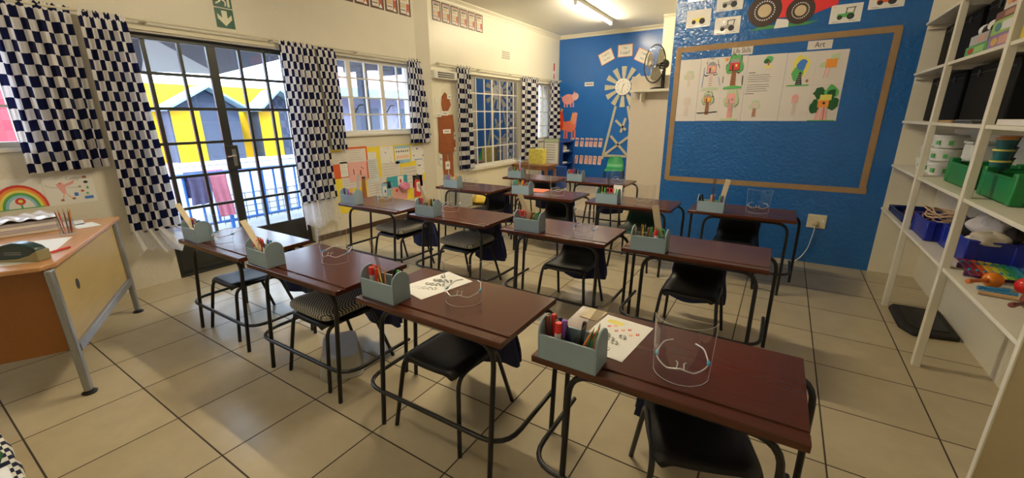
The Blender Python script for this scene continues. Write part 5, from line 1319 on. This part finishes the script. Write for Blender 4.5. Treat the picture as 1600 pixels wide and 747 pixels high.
# white tubs
Z1 = LV[1]
m_tub = mat('white_tub_plastic', (.74, .75, .72), .4, var=.04)
def tub(label, x, y, z, rr, h):
    t = thing('white_tub', label, 'tub', (x, y, z + .001), 0, 'white tubs on the second shelf')
    MB().lathe([(rr * .88, 0), (rr, h * .86), (rr * 1.05, h * .87), (rr * 1.05, h * .97), (rr, h)], n=22).build('bucket', m_tub, t)
    MB().lathe([(rr * 1.02, h), (rr * 1.02, h + .008), (rr * .92, h + .012)], n=22).build('lid', m_tub, t)
    a = -2.3
    for da in (-.25, .55):
        c = Vector((math.cos(a + da), math.sin(a + da), 0))
        MB().obx(c * rr * 1.0 + Vector((0, 0, h * .45)), (.026, .032, .010), Vector((-c.y, c.x, 0)), (0, 0, 1)).build('label_sticker', m_lgreen, t)
for (w_, y, x, z) in (('leftmost of the bottom layer', 4.50, 5.235, 0), ('middle of the bottom layer', 4.27, 5.225, 0), ('rightmost of the bottom layer', 4.045, 5.225, 0),
                      ('left one of the middle layer', 4.44, 5.235, .103), ('right one of the middle layer', 4.17, 5.235, .103), ('left one of the top layer', 4.42, 5.24, .206), ('right one of the top layer', 4.14, 5.24, .206)):
    tub('white round tub with green stickers, %s' % w_, x, y, Z1 + z * 1.02, .098, .088)
for (lab, z) in (('large white lidded box on the second shelf, lower one', 0.0), ('large white lidded box on the second shelf, upper one', .142)):
    t = thing('white_box', lab, 'box', (5.33, 3.755, Z1 + .001 + z))
    MB().bx(-.085, .085, -.09, .085, 0, .118).build('body', m_tub, t, bevel=.012); MB().bx(-.09, .09, -.095, .09, .119, .138).build('lid', m_tub, t, bevel=.006)
# crates
def crate(name, label, cat, c, sx, sy, h, m, rz=0.0, post=.035):
    t = thing(name, label, cat, c, rz); th = .006
    b = MB(); b.bx(-sx / 2, sx / 2, -sy / 2, sy / 2, 0, .006)
    for (x0, x1, y0, y1) in ((-sx / 2, -sx / 2 + th, -sy / 2, sy / 2), (sx / 2 - th, sx / 2, -sy / 2, sy / 2), (-sx / 2 + th, sx / 2 - th, -sy / 2, -sy / 2 + th), (-sx / 2 + th, sx / 2 - th, sy / 2 - th, sy / 2)):
        b.bx(x0, x1, y0, y1, .006, h)
    b.build('tray', m, t, bevel=.003)
    rm = MB()
    for s in (-1, 1):
        rm.bx(s * sx / 2 - .006, s * sx / 2 + .006, -sy / 2, sy / 2, h - .002, h + .010); rm.bx(-sx / 2, sx / 2, s * sy / 2 - .006, s * sy / 2 + .006, h - .002, h + .010)
    rm.build('rim', m, t, bevel=.003)
    for a in (-1, 1):
        for q in (-1, 1):
            MB().bx(a * (sx / 2 - .022) - .027, a * (sx / 2 - .022) + .027, q * (sy / 2 - .022) - .027, q * (sy / 2 - .022) + .027, 0, h + post).build('corner_post', m, t, bevel=.008)
    return t
m_gcrate = mat('green_crate_plastic', (.008, .20, .045), .35, var=.12); m_bcrate = mat('royal_blue_crate_plastic', (.008, .02, .30), .35, var=.12)
crate('stacking_crate', 'green stacking crate on the second shelf, in front of the white tubs', 'crate', (5.272, 3.425, Z1 + .001), .25, .45, .135, m_gcrate)
crate('stacking_crate', 'green stacking crate on the second shelf, right of the second post', 'crate', (5.285, 2.80, Z1 + .001), .26, .46, .135, m_gcrate)
m_tealp = mat('teal_pot_plastic', (.02, .14, .16), .35)
for (cx, cy, zb, lids, col, wd) in ((5.235, 3.105, Z1 + .001, ('navy', 'red', 'yellow', 'yellow', 'orange'), 'teal', 'stack between the two green crates'), (5.30, 3.27, Z1 + .009, ('navy', 'navy', 'navy', 'navy', 'orange'), 'dark teal', 'stack standing in the green crate')):
    for k, c in enumerate(lids):
        t = thing('lidded_pot', '%s pot with %s lid, %s of the %s' % (col, c, ['lowest', 'second', 'third', 'fourth', 'topmost'][k], wd), 'pot', (cx, cy, zb + k * .066))
        MB().lathe([(.033, 0), (.043, .054), (.043, .056)], n=20).build('cup', m_tealp, t)
        MB().lathe([(.047, .056), (.047, .064), (.042, .0655)], n=20).build('lid', {'red': m_red, 'yellow': m_lyellow, 'orange': m_lorange, 'navy': m_navyp}[c], t)
# lower shelf: tray, bins, rope, clothes, instruments
Z0 = LV[0]
t = crate('shallow_tray', 'dark blue shallow tray with a red folder, at the far end of the lower shelf', 'tray', (5.235, 4.42, Z0 + .001), .32, .56, .05, mat('dark_blue_tray', (.006, .018, .13), .35), 0, .006)
tag(MB().bx(5.17, 5.34, 4.25, 4.62, Z0 + .009, Z0 + .03).build('red_folder', mat('dark_red_folder', (.28, .015, .02), .5), base=(5.25, 4.4, Z0), bevel=.003), 'dark red folder lying in the shallow blue tray', 'folder')
crate('storage_bin', 'royal blue bin holding a rope coil, on the lower shelf beside the first post', 'bin', (5.235, 3.69, Z0 + .001), .29, .40, .135, m_bcrate, 0, .012)
crate('storage_bin', 'royal blue bin filled with clothes, on the lower shelf by the second post', 'bin', (5.285, 3.19, Z0 + .001), .25, .50, .145, m_bcrate, 0, .012)
rp = MB(); rd = random.Random(3); pts = []
for k in range(150):
    a = k * .42; rr = .085 + .03 * math.sin(k * .23)
    pts.append((5.21 + rr * math.cos(a) * 1.0, 3.69 + rr * 1.5 * math.sin(a), Z0 + .112 + .0006 * k + .022 * math.sin(a * 1.7 + k * .05)))
rp.tube(pts, .0055, 6)
tag(rp.build('rope_coil', m_rope, base=(5.21, 3.69, Z0 + .11)), 'pinkish natural rope coiled in the blue bin', 'rope')
for (nm, lab, c, rad, m, sd_) in (('folded_cloth', 'black cloth bundle at the left end of the clothes bin', (5.265, 3.31, Z0 + .155), (.085, .085, .07), mat('black_cloth', (.008, .008, .008), .9), 1),
                                ('folded_cloth', 'crumpled grey-white cloth on top of the clothes bin', (5.30, 3.12, Z0 + .225), (.10, .12, .075), mat('grey_white_cloth', (.52, .50, .53), .9, var=.15, bump=.5, bscale=30), 2),
                                ('folded_cloth', 'charcoal cloth at the back of the clothes bin', (5.36, 3.0, Z0 + .20), (.05, .06, .05), mat('charcoal_cloth', (.03, .025, .025), .9), 3),
                                ('folded_cloth', 'rolled cream cloth along the near edge of the clothes bin', (5.265, 2.985, Z0 + .165), (.11, .055, .045), mat('cream_cloth', (.66, .60, .50), .9, var=.1, bump=.4, bscale=30), 4)):
    tag(crumple(c[0], c[1], c[2], *rad, sd_, .22, 36, 18).build(nm, m, base=(c[0], c[1], c[2] - rad[2])), lab, 'cloth')
# xylophone
bars = [(.16, .02, .05), (.30, .02, .03), (.62, .10, .02), (.75, .42, .03), (.66, .62, .05), (.20, .45, .05), (.03, .30, .10), (.03, .28, .36), (.05, .10, .40), (.22, .06, .32)]
xr = Matrix.Rotation(0.62, 3, 'Z')
t = thing('xylophone', 'rainbow-coloured toy xylophone on the lower shelf', 'xylophone', (5.275, 2.745, Z0 + .001), 1.50)
for s in (-1, 1): MB().bx(s * .085 - .010, s * .085 + .010, -.14, .17, 0, .030).build('rail', mat('dark_purple_frame', (.10, .03, .14), .4), t, bevel=.003)
for k, c in enumerate(bars):
    y = .15 - k * .0305; L_ = .185 - k * .006
    b = MB().bx(-L_, L_, y - .0125, y + .0125, .031, .038).build('tone_bar', mat('bar_colour_%d' % k, c, .35), t, bevel=.002)
    for s in (-1, 1): MB().lathe([(.008, 0), (.008, .006), (0, .009)], (s * .085, y, .038), 10).build('pin', m_hinge, b)
tag(MB().tube([(5.075, 2.775, Z0 + .045), (5.39, 2.80, Z0 + .062)], .004, 6).build('beater_stick', m_wood, base=(5.23, 2.79, Z0 + .045)), 'thin wooden beater lying across the xylophone', 'beater') if False else None
def maraca(label, p, d, m, hm, R=.042):
    t = thing('maraca', label, 'maraca', p); d = Vector(d).normalized(); X = d.cross(Vector((0, 0, 1))).normalized(); Y = d.cross(X)
    MB().lathe([(0, -.155), (.012, -.152), (.014, -.14), (.009, -.11), (.011, -.05), (.016, -.03)], (0, 0, R), 14, X=X, Y=Y).build('handle', hm, t)
    MB().lathe([(.014, -.034)] + [(R * math.sin(a), -.0 - R * math.cos(a)) for a in [.35 + (PI - .35) * k / 10 for k in range(10)]] + [(0, R)], (0, 0, R), 20, X=X, Y=Y).build('head', m, t)
    return t
maraca('orange maraca on the lower shelf in front of the xylophone', (5.165, 2.50, Z0 + .002), (.80, .62, .0), mat('orange_gloss', (.72, .20, .01), .2), mat('orange_handle', (.62, .16, .02), .3))
maraca('red maraca on the lower shelf beside the two blue rhythm sticks', (5.275, 2.47, Z0 + .002), (-.85, -.5, 0), mat('red_gloss', (.70, .02, .015), .2), mat('red_handle', (.60, .04, .02), .3))
maraca('dark brown maraca nearest the right end of the lower shelf', (5.215, 2.19, Z0 + .002), (.72, .70, 0), mat('brown_gloss', (.20, .05, .035), .2), mat('brown_handle', (.17, .04, .03), .3), .048)
m_stick = mat('sky_blue_stick', (.04, .28, .60), .35)
def stick(label, p, q, m):
    p = Vector(p); q = Vector(q); mb = MB(); n = 18
    mb.tube([p + (q - p) * k / n for k in range(n + 1)], [.010 + .0018 * (k % 3 == 0) for k in range(n + 1)], 10)
    return tag(mb.build('rhythm_stick', m, base=tuple((p + q) / 2 - Vector((0, 0, .011)))), label, 'rhythm stick')
stick('blue rhythm stick nearer the orange maraca', (5.095, 2.425, Z0 + .013), (5.215, 2.445, Z0 + .013), m_stick)
stick('blue rhythm stick between the other blue one and the beige one', (5.10, 2.375, Z0 + .013), (5.225, 2.385, Z0 + .013), m_stick)
stick('beige wooden rhythm stick on the lower shelf', (5.075, 2.345, Z0 + .013), (5.215, 2.325, Z0 + .013), m_wood)
# black mat on the floor
mb = MB().prism([(5.10, 3.88), (5.40, 3.88), (5.40, 3.36), (5.13, 3.30), (5.065, 3.42), (5.065, 3.80)], lambda a, b, d: Vector((a, b, d)), .001, .035)
t = mb.build('floor_cushion', mat('black_canvas', (.010, .010, .010), .8, var=.3, bump=.3, bscale=60), base=(5.24, 3.6, 0), bevel=.012, bseg=3); tag(t, 'flat black cushion on the floor under the white shelving', 'cushion')
ip = MB().prism([(5.15, 3.82), (5.35, 3.82), (5.35, 3.42), (5.17, 3.38), (5.12, 3.46), (5.12, 3.76)], lambda a, b, d: Vector((a - 5.24, b - 3.6, d)), .034, .042).build('top_panel', m_black, t, bevel=.004)

# ------------------------------------------------------------------ teacher's desk and what lies on it
TZ = .825; TA = math.atan2(-.451, .892)
T0 = Vector((.815, -.18, 0)); TX = Vector((math.cos(TA), math.sin(TA), 0)); TY = Vector((-math.sin(TA), math.cos(TA), 0))
def TP(x, y, z=TZ): return tuple(T0 + TX * x + TY * y + Vector((0, 0, z)))
t = thing('teacher_desk', 'beech-topped teacher desk with grey steel legs by the left wall', 'desk', tuple(T0), TA)
top = [(-1.40, 0), (-.07, 0), (0, -.05), (0, -.70), (-1.40, -.70)]
MB().prism(top, lambda a, b, d: Vector((a, b, d)), TZ - .028, TZ).build('tabletop', m_tdesk, t, bevel=.006)
MB().bx(-1.30, -.07, -.05, -.035, .285, TZ - .03).build('front_panel', m_tfront, t, bevel=.002)
MB().prism(ell(-.36, .60, .026, .035, 20), lambda a, b, d: Vector((a, d, b)), -.036, -.0335).build('cable_hole', m_ink, t)
MB().bx(-.075, -.06, -.68, -.06, .285, TZ - .03).build('end_panel', m_tend, t, bevel=.002)
MB().bx(-1.30, -.07, -.034, -.010, .265, .315).build('lower_rail', m_steel, t, bevel=.003)
for (lx, ly) in ((-.035, -.028), (-1.32, -.028), (-.035, -.66), (-1.32, -.66)):
    lg = MB().bx(lx - .026, lx + .026, ly - .018, ly + .018, .018, TZ - .03).build('leg', m_steel, t, bevel=.010)
    MB().lathe([(.035, 0), (.038, .008), (.025, .016), (.012, .02)], (lx, ly, 0), 16).build('foot_pad', m_black, lg)
# items on it
def paper_sheet(label, c, w, h, rz, m=m_paper, marks=(), z=.0006, th=.0012, cat='paper', name='paper_sheet', group=None):
    mats = [m]; mb = MB(); ca, sa = math.cos(rz), math.sin(rz)
    f = lambda a, b, d: Vector((c[0] + a * ca - b * sa, c[1] + a * sa + b * ca, c[2] + d))
    mb.prism(rect(-w / 2, w / 2, -h / 2, h / 2), f, z, z + th)
    for k, (pl, mm) in enumerate(marks):
        if mm not in mats: mats.append(mm)
        mb.prism([(-w / 2 + a * w, -h / 2 + b * h) for a, b in pl], f, z + th - .0002, z + th + .0003 + .0001 * k, mats.index(mm))
    return tag(mb.build(name, mats, base=c, smooth=False), label, cat, group)
paper_sheet('large white sheet lying under the green case on the teacher desk', TP(-.42, -.30), .62, .42, TA + .06)
paper_sheet('small white slip near the back edge of the teacher desk', TP(-1.13, -.14), .20, .13, TA + .5)
paper_sheet('white page in plastic sleeve by the wall side of the teacher desk', TP(-1.24, -.33), .21, .30, TA + .3)
c = TP(-1.10, -.49); 
for k in range(4):
    o = MB(); ca = math.radians(84) + .02 * k
    X = Vector((math.cos(ca), math.sin(ca), 0)); Y = Vector((-X.y, X.x, 0))
    o.obx(Vector(c) + Vector((0, 0, .012 + k * .0215)), (.40, .28, .020), X, Y)
    tag(o.build('document_file', [m_paper2, mat('lilac_file', (.50, .46, .55), .6), m_paper, mat('grey_file', (.40, .38, .42), .6)][k], base=(c[0], c[1], c[2] + .001 + k * .0215), bevel=.002), 'flat paper file on the teacher desk, %s of the stack' % ['lowest', 'second lowest', 'second highest', 'topmost'][k], 'file')
def plast(u, v):
    a = (u - .5) * .42; b = (v - .5) * .30; ca = math.radians(86)
    return Vector((c[0] + a * math.cos(ca) - b * math.sin(ca), c[1] + a * math.sin(ca) + b * math.cos(ca), c[2] + .102 + .010 * math.sin(u * 17 + 3 * v) * math.sin(v * 13 + u * 5) + .006 * math.sin(31 * u)))
mb = MB(); mb.grid(plast, 30, 20)
tag(mb.build('plastic_sleeve', mat('white_shiny_plastic', (.75, .72, .76), .15, var=.1), base=(c[0], c[1], c[2] + .095), solid=.002), 'crinkled shiny plastic sleeve on top of the file stack', 'sleeve')
# pencil jar
c = Vector(TP(-.86, -.16))
t = thing('pencil_jar', 'clear jar holding thin brown pencils on the teacher desk', 'jar', tuple(c))
MB().lathe([(.038, .001), (.042, .004), (.042, .115), (.039, .115), (.039, .008), (0, .008)], n=24).build('glass', m_visor, t)
MB().lathe([(.043, .0), (.043, .006), (.040, .007)], n=24).build('base_rim', m_visor_edge, t)
rd = random.Random(9)
for k in range(9):
    a = 2 * PI * k / 9; cc = ['brown', 'brown', 'orange', 'brown', 'dark green', 'brown', 'yellow', 'brown', 'red'][k]
    o, first = kit('pencil', cc)
    rr = .022; p = c + Vector((rr * math.cos(a), rr * math.sin(a), .009))
    lab = '%s pencil standing in the clear jar on the teacher desk' % cc
    q = dup(o, p, label=lab, group='pencils in the jar', rot=(-.10 * math.sin(a) - .02, .10 * math.cos(a), 0))
# green case with flower charms and red strap
c = Vector(TP(-.20, -.165))
t = thing('tape_dispenser', 'dark green domed tape dispenser on a beige base, front corner of the teacher desk', 'tape dispenser', tuple(c), TA + 1.08)
prof = [(-.125, .012), (-.115, .06), (-.07, .098), (-.01, .112), (.05, .104), (.095, .085), (.11, .07), (.11, .012)]
MB().prism(prof, lambda a, b, d: Vector((a, d, b)), -.034, .034).build('body', mat('bottle_green_plastic', (.008, .035, .032), .3), t, bevel=.012, bseg=3)
MB().prism([(-.125, .001), (.116, .001), (.116, .066), (.07, .040), (.0, .020), (-.125, .013)], lambda a, b, d: Vector((a, d, b)), -.037, .037).build('base', mat('khaki_plastic', (.30, .27, .15), .4), t, bevel=.005)
mb = MB()
for z in (.045, .056): mb.bx(-.06, .03, -.0352, -.034, z, z + .003)
mb.build('pale_lettering_lines', m_grey_ink, t)
tag(MB().tube(fillet([TP(-.34, -.045, TZ + .006), TP(-.28, -.12, TZ + .010), TP(-.16, -.20, TZ + .007)] if False else [TP(-.40, -.03, TZ + .006), TP(-.33, -.07, TZ + .008), TP(-.25, -.115, TZ + .007)], .05), .006, 8).build('marker_pen', m_red, base=TP(-.33, -.07)), 'slim red pen on the white sheet of the teacher desk', 'pen')
for k, (dx, dy, m) in enumerate(((-.11, -.33, m_paper), (-.17, -.38, m_pink), (-.06, -.38, m_pink), (-.12, -.44, m_paper))):
    cc = Vector(TP(dx, dy)); mb = MB()
    for p_ in range(6):
        a = 2 * PI * p_ / 6
        mb.prism([(cc.x + .004 * math.cos(a) + .022 * math.cos(a) + .015 * math.cos(2 * PI * q / 10), cc.y + .026 * math.sin(a) + .015 * math.sin(2 * PI * q / 10)) for q in range(10)], lambda a_, b_, d: Vector((a_, b_, d)), TZ + .001 + .0015 * p_, TZ + .012 + .0015 * p_)
    tag(mb.build('paper_flower', m, base=tuple(cc)), '%s paper flower by the tape dispenser, %s' % ('white' if m is m_paper else 'pink', ['nearest its tip', 'at its left', 'toward the desk end', 'farthest from it'][k]), 'flower')

# ------------------------------------------------------------------ loose things on and under the school desks
def flower_marks():
    mk = [(rect(.12, .46, .80, .90), m_lyellow)]
    for k in range(7):
        x, z = .25 + .10 * k, .70 + .07 * math.sin(k * 2.1)
        mk += [(ell(x, z, .035, .028, 10), m_lred if k % 2 == 0 else m_lorange), (ell(x, z, .014, .012, 8), m_paper)]
    for k in range(8):
        x, z = .3 + .4 * ((k * 37) % 10) / 10, .10 + .06 * k
        ring = ell(x, z, .07, .035, 12)
        for q in range(12):
            if q % 3: mk.append((bar(ring[q], ring[(q + 1) % 12], .006), m_line))
    return mk
d3 = DESKS[3]; d2 = DESKS[2]
paper_sheet('white colouring page with red flowers beside the box on the nearest desk', (d3[0] + .225, d3[1] + .31, .7003), .215, .33, -.10, m_paper, flower_marks(), cat='colouring page')
paper_sheet('beige slip under the colouring page on the nearest desk', (d3[0] + .075, d3[1] + .455, .7003), .09, .11, -.1, mat('manila_paper', (.60, .50, .33), .7))
def outline_marks():
    mk = []
    for k in range(14):
        x, z = .25 + .5 * ((k * 29) % 13) / 13, .2 + .6 * k / 14
        ring = ell(x, z, .06, .04, 10)
        for q in range(10):
            if (q + k) % 4: mk.append((bar(ring[q], ring[(q + 1) % 10], .006), m_line))
    return mk
paper_sheet('white page with faint outlines on the third front-row desk', (d2[0] + .245, d2[1] + .345, .7003), .225, .34, -.22, m_paper, outline_marks(), cat='colouring page')
d9 = DESKS[9]
paper_sheet('orange folder lying behind the box on the second desk of the third row', (d9[0] + .24, d9[1] + .36, .7003), .30, .22, .12, mat('coral_folder', (.80, .20, .10), .6), cat='folder', name='folder', th=.003)
d10 = DESKS[10]
o = MB().obx((d10[0] + .30, d10[1] + .135, .7005 + .09), (.10, .003, .18), (1, .1, 0), (-.1, 1, .12))
o = MB(); o.obx((d10[0] + .305, d10[1] + .150, .792), (.095, .18, .003), (1, .05, 0), (0, .16, 1))
tag(o.build('white_card', m_paper, base=(d10[0] + .305, d10[1] + .135, .7005)), 'blank white card propped behind the box on the third desk of the third row', 'card')
# clear storage tub on the floor under the second front desk
t = thing('plastic_tub', 'upturned frosted plastic tub on the floor under the second front-row desk', 'tub', (1.80, .83, 0), -.62)
m_frost = mat('frosted_plastic', (.62, .61, .55), .35, var=.06, trans=.35)
def tubf(u, v):
    a = 2 * PI * u; e = .35
    sq = lambda q: math.copysign(abs(q) ** e, q)
    s = 1.0 - .14 * v
    return Vector((.205 * s * sq(math.cos(a)), .125 * s * sq(math.sin(a)), .002 + .135 * v))
mb = MB(); mb.grid(tubf, 48, 6); mb.build('wall', m_frost, t, solid=.003)
MB().prism([tuple(tubf(k / 48, 1).xy) for k in range(48)], lambda a, b, d: Vector((a, b, d)), .134, .138).build('base_panel', mat('frosted_grey_base', (.36, .36, .38), .3, var=.15, scale=20), t)
mb = MB(); mb.tube([tubf(k / 48, 0) * 1.03 + Vector((0, 0, .004)) for k in range(48)], .006, 6, closed=True); mb.build('rim', m_frost, t)
MB().obx((.06, -.1235, .075), (.085, .045, .002), (1, 0, .12), (0, .13, 1)).build('brown_label', m_tan, t)
# gingham-covered table at the lower left, with a white box and green toy
t = thing('low_table', 'low table under a gingham cloth at the near left edge', 'table', (2.02, -.95, 0))
MB().bx(-.20, .26, -.36, .36, .44, .47).build('tabletop', m_table, t)
for sx in (-.17, .23):
    for sy in (-.33, .33): MB().bx(sx - .02, sx + .02, sy - .02, sy + .02, 0, .44).build('leg', m_table, t)
def cloth(u, v):
    x = -.23 + .54 * u; y = -.42 + .81 * v
    ex = max(0, x - .27, -.21 - x); ey = max(0, y - .37, -.37 - y); drop = max(ex, ey)
    return Vector((2.02 + min(max(x, -.215), .275) + .004 * math.sin(y * 40) * (ex > 0), -.95 + min(max(y, -.375), .375) + .004 * math.sin(x * 40) * (ey > 0), .4745 - drop * 2.2))
mb = MB(); mb.grid(cloth, 54, 80, uv=lambda u, v: (u * .54, v * .81))
tag(mb.build('table_cloth', m_gingham, base=(2.02, -.95, .474), solid=.003), 'navy and white gingham cloth on the low table at the left edge', 'tablecloth')
tag(MB().bx(2.16, 2.26, -.72, -.60, .477, .53).build('white_carton', m_white_p, base=(2.21, -.66, .477), bevel=.004), 'small white carton on the gingham cloth', 'carton')
tag(crumple(2.06, -.66, .515, .06, .06, .038, 8, .12).build('soft_toy', mat('dark_green_plush', (.02, .10, .03), .95, bump=.8, bscale=120), base=(2.06, -.66, .477)), 'dark green plush toy beside the white carton', 'toy')
